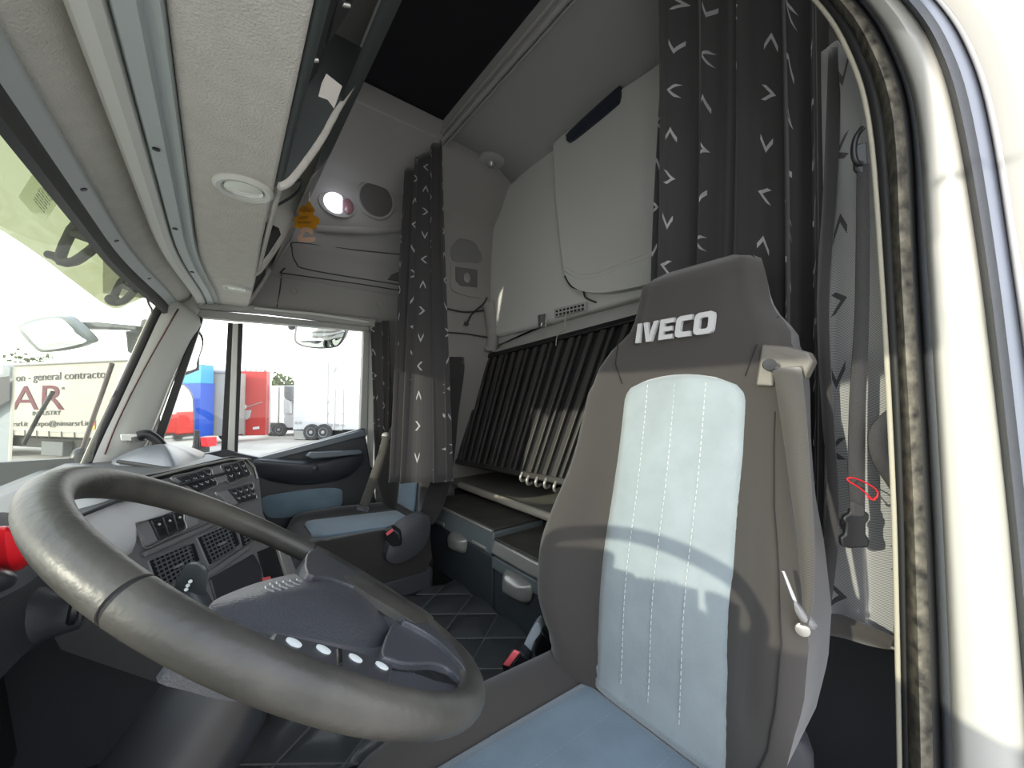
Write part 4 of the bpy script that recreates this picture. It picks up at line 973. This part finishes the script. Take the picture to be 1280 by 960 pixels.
# driver side curtain behind the lettered seat
c3=curtain('cab_curtain',[P(822,-90,t=1.12),P(900,-100,t=1.03),P(970,-100,t=.94),P(1032,-60,t=.86)],[P(800,500,t=1.10),P(880,520,t=1.05),P(960,560,t=.98),P(1035,800,t=.88)],4.6,.028,.80,curt,seed=11,nu=200,nv=60,u0=.06,topamp=.8)
tag(c3,'broad dark curtain with grey arrow marks behind the driver seat headrest','curtain')
# its turned back, sunlit reverse side by the door frame
b_top=[P(1029,60,t=.76),P(1060,60,t=.70),P(1088,60,t=.64),P(1100,60,t=.62)]
b_bot=[P(1022,790,t=.76),P(1060,794,t=.72),P(1105,806,t=.67),P(1135,812,t=.63)]
c4=curtain('curtain_reverse',b_top,b_bot,1.2,.012,.26,curtb,seed=2,nu=60,n=V((-.7,-.7,0)),topamp=1)
tag(c4,'pale striped reverse of a curtain panel hanging by the open door frame','curtain')
e=cr([P(1036,60,t=.735),P(1030,230,t=.73),P(1022,380,t=.725),P(1028,520,t=.715),P(1034,600,t=.71),P(1030,680,t=.71),P(1016,790,t=.71)],6)
hemc=ribbon('hem_fold',e,cr([P(1053,60,t=.72),P(1046,230,t=.71),P(1036,380,t=.705),P(1042,520,t=.70),P(1047,600,t=.70),P(1048,680,t=.695),P(1034,792,t=.70)],6),curt,c4,th=.004,smooth=180)
hb=ribbon('bottom_hem',cr([P(1020,768,t=.70),P(1050,768,t=.68),P(1080,780,t=.655),P(1118,796,t=.63)],5),cr([P(1012,790,t=.70),P(1050,796,t=.68),P(1085,806,t=.655),P(1112,812,t=.63)],5),seatd,c4,th=.004,smooth=180)
# strap with side release buckle
st2=thing('curtain_strap','long black strap with plastic clip hanging down the pale curtain','strap',P(1070,690,t=.60))
L1=[(1071,205),(1070,300),(1068,400),(1062,500),(1060,580),(1062,625),(1066,660)]; R1_=[(1086,205),(1087,300),(1086,400),(1082,500),(1081,580),(1081,625),(1080,660)]
ribbon('webbing',cr([P(u,v,t=.62) for u,v in L1],4),cr([P(u,v,t=.612) for u,v in R1_],4),mat('black webbing',(.05,.048,.048),.8,bump=(900,1)),st2,th=.003,smooth=180)
cl_=[P(u,v,t=.60) for u,v in [(1056,645),(1063,642),(1063,636),(1082,640),(1087,642),(1087,650),(1083,655),(1083,668),(1088,676),(1086,685),(1062,686),(1052,683),(1051,672),(1057,668),(1058,655),(1054,651)]]
prism('clip_body',cl_,V((.008,.006,0)),blackpl,st2,bevel=.003,seg=3)['label']='black side release clip'
prism('clip_loop',pix([(1064,626),(1082,632),(1083,648),(1065,646)],t=.598),V((.006,.005,0)),mat('black webbing',(.05,.048,.048),.8),st2,bevel=.004)
pn=tube('safety_pin',cr(pix([(1094,622),(1090,624),(1084,618),(1072,608),(1063,603),(1059,599),(1063,597),(1072,599),(1085,605),(1095,612),(1097,619),(1092,625),(1084,621)],t=.592),5),.0011,redp); tag(pn,'red safety pin through the black curtain strap','safety pin')
# second loop of strap further right
b2=cr(pix([(1118,505),(1100,520),(1088,535),(1085,552),(1090,575),(1105,600),(1120,622)],t=.60),5)
b3=cr(pix([(1130,512),(1118,524),(1112,536),(1110,552),(1112,572),(1120,590),(1132,604)],t=.595),5)
lp=ribbon('strap_loop',b2,b3,mat('black webbing',(.05,.048,.048),.8),th=.003,smooth=180); tag(lp,'loose loop of black strap poking from behind the door seal','strap')
bkc=thing('curtain_buckle','black metal belt loop high up beside the door seal','belt fitting',P(1075,200,t=.61))
tube('loop_ring',cr(pix([(1078,160),(1070,172),(1067,188),(1070,202),(1078,205)],t=.61),5),.004,blackpl,bkc)
prism('fitting_plate',pix([(1070,180),(1084,176),(1086,208),(1078,218),(1070,210)],t=.615),V((.006,.006,0)),darkpl,bkc,bevel=.003)
# ================================================================= DOOR PILLAR on the driver side (right edge)
# columns: photo u at v=-60,150,340,600,810,1020 for each boundary, with its plane x
ST=(-60,0,60,150,340,600,810,1020)
def colp(us,x):
    u0,u1=us[0],us[1]; us=(u1-125-.25*(u1-u0),u1-62-.2*(u1-u0),u1-25-.12*(u1-u0))+tuple(us[1:])
    return cr([P(u,v,x=x) for u,v in zip(us,ST)],5)
cols={
 'a':((1062,1083,1100,1114,1120,1124),.800),'b':((1069,1090,1106,1120,1126,1130),.792),
 'c':((1082,1105,1118,1130,1134,1138),.790),'d':((1094,1117,1127,1141,1148,1153),.768),'e':((1105,1128,1139,1153,1161,1167),.778),
 'f':((1114,1137,1147,1163,1172,1178),.800),'g':((1124,1147,1161,1177,1187,1194),.785),
 'h':((1134,1157,1172,1190,1203,1214),.772),'i':((1150,1172,1194,1222,1240,1252),.764),'j':((1160,1185,1216,1250,1266,1280),.768),'k':((1168,1195,1226,1256,1276,1292),.774),
 'l':((1178,1204,1236,1266,1286,1304),.752),'m':((1188,1215,1246,1277,1298,1318),.758),'n':((1206,1235,1265,1300,1322,1344),.785),'o':((1216,1246,1278,1316,1340,1364),.772),'p':((1330,1400,1460,1520,1560,1600),.770)}
CP={k:colp(*v) for k,v in cols.items()}
def strip2(name,keys,m,solid=.003,**k):
    b=MB(); b.grid([[CP[q][i] for q in keys] for i in range(len(CP['a']))]); return struct(b.build(name,m,solid=solid,soff=0,smooth=70,**k))
struct(tube('trim_24',[lerp(p,q,.5) for p,q in zip(CP['a'],CP['b'])],.0042,cream))
strip2('trim_25','bc',rubber); strip2('trim_26','cde',seal,); strip2('trim_27','ef',rubber); strip2('trim_28','fg',seal2)
strip2('trim_29','ghijk',white); strip2('trim_30','klm',seal2); strip2('trim_31','mn',mat('blue grey paint edge',(.20,.22,.27),.4)); strip2('trim_32','no',mat('pale grey paint',(.6,.6,.62),.3)); strip2('trim_33','op',white)
# dark sill below the pillar
struct(prism('trim_35',[V((.62,.0,.0)),V((.86,.0,.0)),V((.86,.10,.0)),V((.62,.10,.0))],(0,0,.42),blackpl,bevel=.01))
# ================================================================= OUTSIDE
GZ=-1.32
struct(prism('ground',[V((-90,-60,GZ-.1)),V((120,-60,GZ-.1)),V((120,160,GZ-.1)),V((-90,160,GZ-.1))],(0,0,.1),asph))
def textp(name,s,u0,v0,u1,v1,pl,m,parent,szpx,off=.02,xs=None):
    q,n=pl; a=P(u0,v0,pl=(q-n*off,n)); b_=P(u1,v1,pl=(q-n*off,n)); top_=P(u0,v0-szpx,pl=(q-n*off,n)); size=(top_-a).length/.72
    # natural width
    cu_=bpy.data.curves.new('tmp','FONT'); cu_.body=s; cu_.size=1; o=bpy.data.objects.new('tmp',cu_); COL.objects.link(o); bpy.context.view_layer.update(); wdt=o.dimensions.x; bpy.data.objects.remove(o)
    return text(name,s,a,b_-a,V((0,0,1)),size,m,parent,.004,xs=(b_-a).length/(wdt*size))
# ---- curtain sided trailer seen through the windscreen
tl,tr=P(14,457,t=16.8),P(176,446,t=14.3); tl.z=tr.z=2.72
dx=(tr-tl).normalized(); dn=V((-dx.y,dx.x,0)); dn= dn if dn.y>0 else -dn
PLN=(tl,dn); dback=V((tr.x,tr.y,0)).normalized()
la=tl-dx*5; rb2=tr+dx*.1
tarp=mat('cream trailer tarpaulin',(.36,.34,.285),.6,var=.06,vscale=.8)
T1=thing('curtain_side_trailer','cream tarpaulin sided trailer with maroon lettering beyond the windscreen','trailer',V((la.x,la.y,GZ)))
prism('tarpaulin_side',[V((la.x,la.y,-.38)),V((rb2.x,rb2.y,-.30)),V((rb2.x,rb2.y,2.68)),V((la.x,la.y,2.68))],dback*2.5,tarp,T1,bevel=.02)
tube('roof_rail',[V((la.x,la.y,2.70))-dn*.03,V((rb2.x,rb2.y,2.70))-dn*.03],.07,mat('rail grey',(.33,.33,.33),.5),T1)
prism('tail_corner',[V((rb2.x,rb2.y,1.9))-dx*.5-dn*.03,V((rb2.x,rb2.y,1.9))-dn*.03,V((rb2.x,rb2.y,2.75))-dn*.03,V((rb2.x,rb2.y,2.75))-dx*.5-dn*.03],dn*.05,mat('bright blue paint',(.03,.22,.55),.4),T1)
b=MB()
for i in range(16):
    c=lerp(la,rb2,(i+.5)/16); b.tube([V((c.x,c.y,-.10))-dn*.03,V((c.x,c.y,-.42))-dn*.03+dx*.04],.018,seg=5)
b.build('tension_strap',mat('dark strap',(.05,.05,.04),.8),T1)
prism('hem_rail',[V((la.x,la.y,-.14))-dn*.012,V((rb2.x,rb2.y,-.12))-dn*.012,V((rb2.x,rb2.y,-.08))-dn*.012,V((la.x,la.y,-.10))-dn*.012],-dn*.01,mat('rail grey',(.33,.33,.33),.5),T1)
prism('chassis',[V((la.x,la.y,-.38))+dn*.5,V((rb2.x,rb2.y,-.38))+dn*.5,V((rb2.x,rb2.y,-.9))+dn*.5,V((la.x,la.y,-.9))+dn*.5],dn*1.5,mat('dark chassis',(.03,.032,.03),.8),T1)
gy=mat('grey print',(.06,.06,.06),.8); mr=mat('maroon print',(.10,.012,.022),.8)
textp('print','exhibition - general contractor',-12,478,137,472,PLN,gy,T1,9)
textp('print','MAR',-22,512,76,512,PLN,mr,T1,29)['label']='maroon MAR lettering'
textp('print','INDUSTRY',40,519.5,75,518.5,PLN,gy,T1,5.5)
textp('print','R',76.5,487,80.5,487,PLN,gy,T1,3.5)
textp('print','www.nimarsrl.it   expo@nimarsrl.it',-20,533,111,532,PLN,gy,T1,6)
for k,(cc) in enumerate([(.1,.2,.45),(.5,.06,.06),(.6,.35,.04)]):
    prism('sticker',[P(u,v,pl=(tl-dn*.02,dn)) for u,v in [(113,521+5.3*k),(119,521+5.3*k),(118.5,526.3+5.3*k),(113,526.3+5.3*k)]],-dn*.004,mat('sticker%d'%k,cc,.6),T1)
c=P(75,560,pl=(tl+dn*.45,dn)); box('spare_box',c,(1.5,.5,.6),mat('box grey',(.12,.13,.13),.7),T1,bevel=.03,ax=(dx,dn,V((0,0,1))))
# wheels maker
def lorry_wheel(parent,c,ax,r=.5,name='wheel'):
    t_=lathe(name,c,ax,[(r*.55,-.14),(r*.96,-.14),(r,-.08),(r,.10),(r*.95,.15),(r*.60,.15)],mat('tyre',(.06,.06,.06),.9),parent,seg=28)
    lathe('hub',c,ax,[(r*.58,.12),(r*.56,.16),(r*.40,.10),(r*.22,.10),(r*.20,.2),(r*.06,.21)],mat('rim silver',(.5,.5,.5),.4,metal=.5),t_,seg=24)
for k in range(3): lorry_wheel(T1,lerp(la,rb2,.12+.09*k)+V((0,0,GZ+.5-2.72))+dn*.2,-dn)
# grey lorry at the very left
G=thing('grey_lorry','dark grey lorry partly visible at the left edge of the windscreen','lorry',V((P(0,560,t=9.5).x,P(0,560,t=9.5).y,GZ)))
g0,g1=P(-120,560,t=9.8),P(13,560,t=9.5); gd=(g1-g0).normalized(); gn=V((-gd.y,gd.x,0)); gn=V((g1.x,g1.y,0)).normalized()
prism('body',[V((g0.x,g0.y,-.6)),V((g1.x,g1.y,-.6)),V((g1.x,g1.y,2.02)),V((g0.x,g0.y,2.02))],gn*2.2,mat('lorry grey',(.22,.25,.26),.5),G,bevel=.03)
prism('stripe',[P(-60,480,t=9.4),P(12,470,t=9.4),P(12,500,t=9.4),P(-60,540,t=9.4)],gn*.03,mat('lorry dark',(.03,.03,.035),.6),G)
prism('white_plate',[P(-20,452,t=9.35),P(3,453,t=9.35),P(3,467,t=9.35),P(-20,467,t=9.35)],gn*.02,white,G)
lorry_wheel(G,V((g1.x,g1.y,GZ+.5))-gd*1.2+gn*.1,-gn); tube('marker_post',[V((g1.x,g1.y,-.6)),V((g1.x,g1.y,2.0))],.03,cream,G)
# ---- row of vehicles through the side window
def body(parent,name,pts_b,z0,z1,m,depth,t0,t1,**k):
    a=P(pts_b[0],540,t=t0); c=P(pts_b[1],540,t=t1); d=(c-a); d.z=0; n=V((-d.y,d.x,0)).normalized(); n=n if n.y>0 else -n
    return prism(name,[V((a.x,a.y,z0)),V((c.x,c.y,z0)),V((c.x,c.y,z1)),V((a.x,a.y,z1))],n*depth,m,parent,bevel=.02,**k),a,c,d.normalized(),n
wht=mat('trailer white',(.60,.60,.60),.45); gwh=mat('weathered white',(.33,.325,.30),.7,var=.12,vscale=.7)
def zat(v,t): return CAM.z+(500.1-v)/480*t
T2=thing('blue_lorry_cab','bright blue lorry cab glimpsed behind the quarter window','lorry',V((P(232,540,t=21).x,P(232,540,t=21).y,GZ)))
body(T2,'cab_body',(205,249),zat(546,21),zat(478,21),mat('royal blue paint',(.02,.09,.50),.35),1.0,21,21)
body(T2,'roof_fairing',(214,249),zat(480,21),zat(455,21),mat('sky blue paint',(.05,.33,.70),.35),.9,21,21)
c=P(222,552,t=21.3); lorry_wheel(T2,V((c.x,c.y,GZ+.5)),F0*-1)
T3=thing('grey_white_trailer','weathered grey white trailer between the blue cab and the window divider','trailer',V((P(270,540,t=22).x,P(270,540,t=22).y,GZ)))
_,a,c,d,n=body(T3,'trailer_body',(249,292),zat(545,22),zat(465,22),gwh,1.2,22,22.3)
prism('front_board',[a-n*.03+d*1.55+V((0,0,zat(541,22)-a.z)),a-n*.03+d*1.95+V((0,0,zat(541,22)-a.z)),a-n*.03+d*1.95+V((0,0,zat(466,22)-a.z)),a-n*.03+d*1.55+V((0,0,zat(466,22)-a.z))],-n*.02,wht,T3)
tube('roof_edge',[V((a.x,a.y,zat(464,22))),V((c.x,c.y,zat(464,22)))],.12,mat('rail grey',(.33,.33,.33),.5),T3)
lorry_wheel(T3,V((a.x,a.y,GZ+.5))+d*1+n,-n)
T4=thing('red_trailer','bright red trailer front just right of the far window divider','trailer',V((P(312,540,t=24).x,P(312,540,t=24).y,GZ)))
redt=mat('red trailer paint',(.42,.018,.014),.4)
_,a,c,d,n=body(T4,'front_wall',(292,332),zat(544,24),zat(464,24),redt,.5,23.6,24)
def rp2(u,v,o=.04): return P(u,v,pl=(a-n*o,n))
prism('side_wall',[V((c.x,c.y,zat(544,24))),V((P(338,540,t=26).x,P(338,540,t=26).y,zat(544,24))),V((P(338,540,t=26).x,P(338,540,t=26).y,zat(463,24))),V((c.x,c.y,zat(463,24)))],n*.3+V((-.3,0,0)),wht,T4)
lathe('round_marker',rp2(305,508.5),-n,[(.16,0),(.16,.03),(.1,.04)],wht,T4,seg=20)
prism('coupling_panel',[rp2(u,v,.10) for u,v in [(299,513),(314,512.5),(312,522),(308,525),(302,524)]],n*.08,mat('rail grey',(.33,.33,.33),.5),T4,bevel=.02)
prism('support_post',[rp2(u,v,.10) for u,v in [(302,524),(306,524),(305.5,545),(302.5,545)]],n*.08,gwh,T4)
for q in ([(316,534),(324,533),(324,536),(316,537)],[(296,540),(303,539),(303,542),(296,543)]): prism('white_plate',[rp2(u,v) for u,v in q],n*.03,wht,T4)
tube('air_line',[rp2(308,509,.08),rp2(328,502.5,.08)],.025,gwh,T4)
b=MB()
for u in (307,313,320,326,331): b.box(rp2(u,462.5,-.05),(.12,.1,.12))
b.build('roof_marker_lamps',mat('rail grey',(.33,.33,.33),.5),T4)
T5=thing('refrigerated_trailer','small white refrigerated lorry body with dark cooling unit','trailer',V((P(350,540,t=27).x,P(350,540,t=27).y,GZ)))
_,a,c,d,n=body(T5,'box_body',(333,367),zat(534,27),zat(482,27),wht,4,27,26.5)
def rp5(u,v,o=.04): return P(u,v,pl=(a-n*o,n))
prism('cooling_unit',[rp5(u,v,.3) for u,v in [(355,482),(366,483),(366,501),(360,499),(355,497)]],n*.3,mat('cooling grey',(.2,.21,.22),.6),T5,bevel=.03)
b=MB()
for k in range(5): b.box(rp5(358,484+k*2.6,.36),(.45,.05,.05),(d,n,V((0,0,1))))
b.build('cooling_slats',gwh,T5)
prism('unit_cover',[rp5(u,v,.3) for u,v in [(354,498),(362,501),(362,517),(354,517)]],n*.25,wht,T5,bevel=.03)
tube('door_seam',[rp5(348.5,484),rp5(347.5,533)],.03,gwh,T5)
for u,v,r_ in ((340,544,.46),(345,543,.46),(350,543,.46)):
    cc=rp5(u,v,.1); lorry_wheel(T5,V((cc.x,cc.y,GZ+.46)),V((-.6,-.8,0)),r_)
prism('chassis',[rp5(u,v,-.1) for u,v in [(335,534),(366,534),(366,538),(335,538)]],n*1.5,mat('dark chassis',(.03,.032,.03),.8),T5)
T6=thing('white_box_lorry','large bright white box lorry with rear side doors and small shield emblem','lorry',V((P(410,540,t=24).x,P(410,540,t=24).y,GZ)))
_,a,c,d,n=body(T6,'box_body',(366,500),zat(537,24),zat(447,24),wht,2.6,24,24)
def rp6(u,v,o=.04): return P(u,v,pl=(a-n*o,n))
sm=mat('seam grey',(.38,.38,.38),.6)
b=MB()
for u in (409.5,418.5,429): b.prism([rp6(u,487 if u>410 else 452),rp6(u+.5,487 if u>410 else 452),rp6(u-.3,537),rp6(u-.8,537)],n*.03)
b.prism([rp6(407,536.5),rp6(428,537.5),rp6(428,538.3),rp6(407,537.3)],n*.03)
b.build('door_seam',sm,T6)
b=MB()
for u in (408.5,428):
    for v in (502,517,531): b.box(rp6(u,v,.06),(.18,.06,.05),(d,n,V((0,0,1))))
for u in (413,421): b.box(rp6(u,531,.06),(.22,.04,.14),(d,n,V((0,0,1))))
b.build('door_hinge',sm,T6)
b=MB()
b.prism([rp6(u,v,.05) for u,v in [(413,458.5),(416.5,457.5),(420,458.5),(419,463),(416.5,465.5),(414,463)]],n*.02); b.build('shield_emblem',sm,T6)
for u in (370,375): prism('marker_plate',[rp6(u-1.6,527,.05),rp6(u+1.8,527,.05),rp6(u+1.8,529.5,.05),rp6(u-1.6,529.5,.05)],n*.02,sm,T6)
prism('side_locker',[rp6(u,v,.1) for u,v in [(367,538),(383,539),(382,550),(367,549)]],n*.6,gwh,T6,bevel=.03)
for u in (390,405): 
    cc=rp6(u,546,.05); lorry_wheel(T6,V((cc.x,cc.y,GZ+.5)),-n,.5)
prism('chassis',[rp6(u,v,-.4) for u,v in [(367,536),(480,536),(480,545),(367,545)]],n*1.5,mat('dark chassis',(.03,.032,.03),.8),T6)
# small red stand near the quarter window
T7=thing('red_utility_post','small red box on a dark post outside the quarter window','utility post',V((P(250,572,t=12).x,P(250,572,t=12).y,GZ)))
prism('red_box',pix([(250,547),(259,547),(259,559),(251,558)],t=12),F0*.4,redp,T7,bevel=.02)
prism('dark_stand',pix([(240,547),(250,547),(250,570),(244,575),(240,560)],t=12),F0*.4,blackpl,T7,bevel=.02)
pz=P(246,560,t=12); tube('post',[V((pz.x,pz.y,GZ)),V((pz.x,pz.y,zat(538,12)))],.07,blackpl,T7)
# trees
leaf=mat('tree foliage',(.10,.13,.05),.9,var=.4,vscale=2)
def tree(c,r,label,seed,n=260):
    rn=random.Random(seed); T=thing('tree',label,'tree',V((c.x,c.y,GZ)))
    b=MB()
    for i in range(n):
        d=V((rn.gauss(0,1),rn.gauss(0,1),rn.gauss(0,.7))).normalized()*r*rn.random()**.4; p=c+V((d.x*1.3,d.y*1.3,d.z)); s=r*.13
        x=V((rn.gauss(0,1),rn.gauss(0,1),rn.gauss(0,1))).normalized(); y=x.cross(V((rn.gauss(0,1),rn.gauss(0,1),rn.gauss(0,1)))).normalized()
        b.add([p-x*s-y*s*.6,p+x*s-y*s*.6,p+x*s+y*s*.6,p-x*s+y*s*.6+x.cross(y)*s*.3],[[0,1,2,3]])
        b.add([p-x*s-x.cross(y)*s*.6,p+x*s-x.cross(y)*s*.6,p+y*s],[[0,1,2]])
    b.build('foliage',leaf,T,smooth=180,recalc=False); tube('trunk',[V((c.x,c.y,GZ)),c],r*.08,mat('bark',(.1,.08,.06),.9),T,seg=8)
tree(P(346,481,t=60),2.0,'rounded green tree rising behind the white refrigerated lorry',1)
tree(P(356,486,t=72),1.8,'lower tree right behind the refrigerated lorry cooling unit',2)
tree(P(36,449,t=40),1.3,'sparse treetop peeking over the tarpaulin trailer',3,60)
# ---- mirrors and visor fixed outside the cab
fm_=thing('front_mirror','lens shaped mirror on a long arm beyond the windscreen','mirror',P(160,440,t=1.5))
mo=cr(pix([(23,409),(32,402),(52,397),(72,395),(84,398),(98,410),(113,426),(104,432),(88,437),(66,440),(50,440),(38,430),(28,419)],t=1.42),4,True)
pillow('mirror_housing',mo,-FW+V((0,0,-.3)),.02,.03,mat('mirror housing translucent grey',(.20,.22,.20),.25),fm_,rings=4)
mi=cr(pix([(29,409),(54,400),(71,398),(80,402),(98,420),(107,427),(88,433),(64,437),(50,436),(36,421)],t=1.385),4,True)
pillow('mirror_glass',mi,-FW+V((0,0,-.25)),.004,.004,mirr,fm_,rings=3)
prism('mirror_arm',pix([(93,402),(120,402),(150,405),(171,407),(171,414),(150,411),(120,410),(100,410)],t=1.46),F0*.04,mat('arm grey',(.09,.10,.095),.6),fm_,bevel=.006)
prism('arm_bracket',pix([(155,413),(172,413),(176,398),(192,400),(188,420),(172,450),(166,444),(158,440),(157,425)],t=1.52),F0*.08,mat('arm grey',(.09,.10,.095),.6),fm_,bevel=.008)
mn=thing('side_mirror','tall main mirror outside the quarter window, showing sky and red lorries','mirror',P(225,560,t=2.35))
MT=2.30; mpts=[(205,481),(212,475),(222,478),(232,484),(239,494),(241,510),(241,556),(230,568),(214,577),(203,570),(203,520)]
cM=P(224,525,t=MT); dM=(cM-CAM).normalized(); rM=V((.90,.43,.003)).normalized(); nM=(rM-dM).normalized()
def mp(u,v,o=0): return P(u,v,pl=(cM+nM*o,nM))
prism('mirror_glass',cr([mp(*q,.0) for q in mpts],3,True),-nM*.01,mirr,mn)
cc=mp(222,525); prism('mirror_housing',cr([mp(221+(u-221)*1.12+1,525+(v-525)*1.06,-.012) for u,v in mpts],3,True),-nM*.10,blackpl,mn,bevel=.02)
# red lorries that stand behind, seen in that mirror
for k,(u,lb) in enumerate(((210,'red lorry seen left in the tall outside mirror'),(236,'red lorry seen right in the tall outside mirror'))):
    p=mp(u,541); d=(p-CAM).normalized(); r_=d-nM*(2*d.dot(nM)); s_=(GZ+.9-p.z)/r_.z if r_.z<-.005 else 85; s_=min(s_,90); q0=p+r_*s_
    L=thing('red_lorry',lb,'lorry',V((q0.x,q0.y,GZ)),'red lorries seen in the outside mirror')
    f_=V((r_.x,r_.y,0)).normalized(); g_=V((-f_.y,f_.x,0))
    prism('cab_body',[q0-g_*1.25+V((0,0,-.1)),q0+g_*1.25+V((0,0,-.1)),q0+g_*1.25+V((0,0,2.6)),q0-g_*1.15+V((0,0,2.7))],f_*2.2,redt,L,bevel=.15)
    prism('chassis',[q0-g_*1.2+V((0,0,-.1)),q0+g_*1.2+V((0,0,-.1)),q0+g_*1.2+V((0,0,-.45)),q0-g_*1.2+V((0,0,-.45))],f_*5,mat('dark chassis',(.03,.032,.03),.8),L)
    for sg in (-1,1): lorry_wheel(L,V((q0.x,q0.y,GZ+.5))+g_*sg*1.05+f_*.8,-f_)
mu=thing('wide_angle_mirror','smaller upper mirror outside the quarter window','mirror',P(240,460,t=2.35))
mpu=[(224,414),(240,411),(251,415),(255,427),(252,440),(247,455),(245,464),(222,470),(216,465)]
prism('mirror_glass',cr([P(238+(u-238)*.86,441+(v-441)*.86,t=2.30) for u,v in mpu],3,True),V((-.005,.01,0)),mirr,mu)
prism('mirror_housing',cr([P(u,v,t=2.32) for u,v in mpu],3,True),V((-.03,.07,0)),blackpl,mu,bevel=.01)
tube('mirror_stem',[P(248,398,t=2.32),P(247,462,t=2.32),P(215,474,t=2.32)],.008,blackpl,mu)
rmq=thing('kerb_mirror','rounded kerb mirror hanging outside above the far side window','mirror',P(398,405,t=2.25))
ko=cr(pix([(369,410),(372,406),(400,407),(430,411),(432,417),(427,428),(420,434),(400,436),(378,433),(368,426)],t=2.24),4,True)
pillow('mirror_housing',ko,-F0+V((0,0,-.6)),.01,.05,mat('mirror rim grey',(.12,.12,.12),.5),rmq,rings=3)
kg=cr([P(400+(u-400)*.92,421+(v-421)*.88,t=2.215) for u,v in [(369,410),(372,407),(400,408),(430,412),(432,417),(427,428),(420,434),(400,436),(378,433),(368,426)]],4,True)
pillow('mirror_glass',kg,-F0+V((0,0,-.75)),.008,.004,mirr,rmq,rings=4)
lathe('mirror_knob',P(365,408,t=2.25),(0,-1,0),[(.02,-.02),(.02,.01),(.01,.02)],blackpl,rmq,seg=14)
ant=thing('wiper_arm','long wiper arm resting across the outside of the windscreen','wiper',P(101,572,t=1.42))
tube('arm',[P(101,568,t=1.43),P(112,535,t=1.40),P(128,490,t=1.36),P(140,455,t=1.32)],.007,mat('wiper grey',(.12,.09,.09),.5),ant)
lathe('pivot',P(101,570,t=1.42),(0,0,1),[(.03,-.03),(.028,0),(.018,.025),(.01,.03)],blackpl,ant,seg=14)
tube('blade',[P(30,555,t=1.12),P(48,520,t=1.10),P(66,490,t=1.08)],.005,blackpl,ant)
wr=tube('hanging_wire',cr(pix([(184,371),(186,380),(190,388),(188,398)],t=1.55),4),.004,blackpl); tag(wr,'thin black wire dangling outside the top corner of the windscreen','wire')
# exterior sun visor
lowc=cr([P(-90,235,t=.80),P(0,287,t=.96),P(50,320,t=1.10),P(92,352,t=1.22),P(140,385,t=1.36),P(165,378,t=1.42),P(183,370,t=1.46)],6)
upc=cr([V((-.27,.0,1.74)),V((-.30,.5,1.76)),V((-.31,.9,1.76)),V((-.31,1.2,1.75)),V((-.29,1.5,1.73)),V((-.26,1.75,1.70)),V((-.22,1.95,1.64))],6)
vs_=thing('sun_visor','smoked greenish exterior sun visor above the windscreen','sun visor',V((-.35,1.2,1.55)))
b=MB(); b.grid([[lerp(a,c_,k/8)+V((-.03*math.sin(math.pi*k/8),0,.01*math.sin(math.pi*k/8))) for k in range(9)] for a,c_ in zip(upc,lowc)])
b.build('visor_panel',visorm,vs_,smooth=180,recalc=False)
def bracket(pts,holes,t0):
    g=mat('visor bracket',(.010,.014,.012),.9,spec=.05); q=[P(u,v,t=t0) for u,v in pts]
    tube('bracket',cr(q,3,True),.010,g,vs_,closed=True)
    for h in holes: tube('bracket_bar',[P(u,v,t=t0) for u,v in h],.009,g,vs_)
    return g
g=bracket([(99,276),(121,302),(104,320),(88,328),(75,322)],[[(92,292),(115,300)],[(75,322),(60,318)]],.90)
pillow('bracket_foot',cr(pix([(57,317),(64,314),(82,322),(95,328),(86,331),(70,328)],t=.925),4,True),-FW,.012,.01,g,vs_,rings=3)
g=bracket([(157,346),(170,357),(160,372),(149,378),(143,370)],[[(152,356),(166,362)]],1.22)
pillow('bracket_foot',cr(pix([(131,371),(138,368),(148,373),(148,380),(140,382),(132,378)],t=1.215),4,True),-FW,.012,.01,g,vs_,rings=3)
lab=prism('visor_label',pix([(43,214),(72,252),(53,281),(23,246)],t=.84),FW*.0008,glass('clear label film',(.80,.84,.68),.02,diff=.35,dcol=(.72,.76,.62)),vs_)
b=MB()
gp2=mat('dark print',(.16,.18,.13),.8)
for k in range(7):
    f=.14+.085*k; a=lerp(P(43,214,t=.839),P(23,246,t=.839),f); c_=lerp(P(72,252,t=.839),P(53,281,t=.839),f)
    s0,s1=.40-.02*(k%3),.86-.03*(k%2)
    n0=14
    for i in range(n0):
        if (i*7+k*3)%5==0: continue
        u0_=s0+(s1-s0)*i/n0; b.tube([lerp(a,c_,u0_),lerp(a,c_,u0_+(s1-s0)/n0*.75)],.0009,seg=4)
b.build('label_print',gp2,lab)
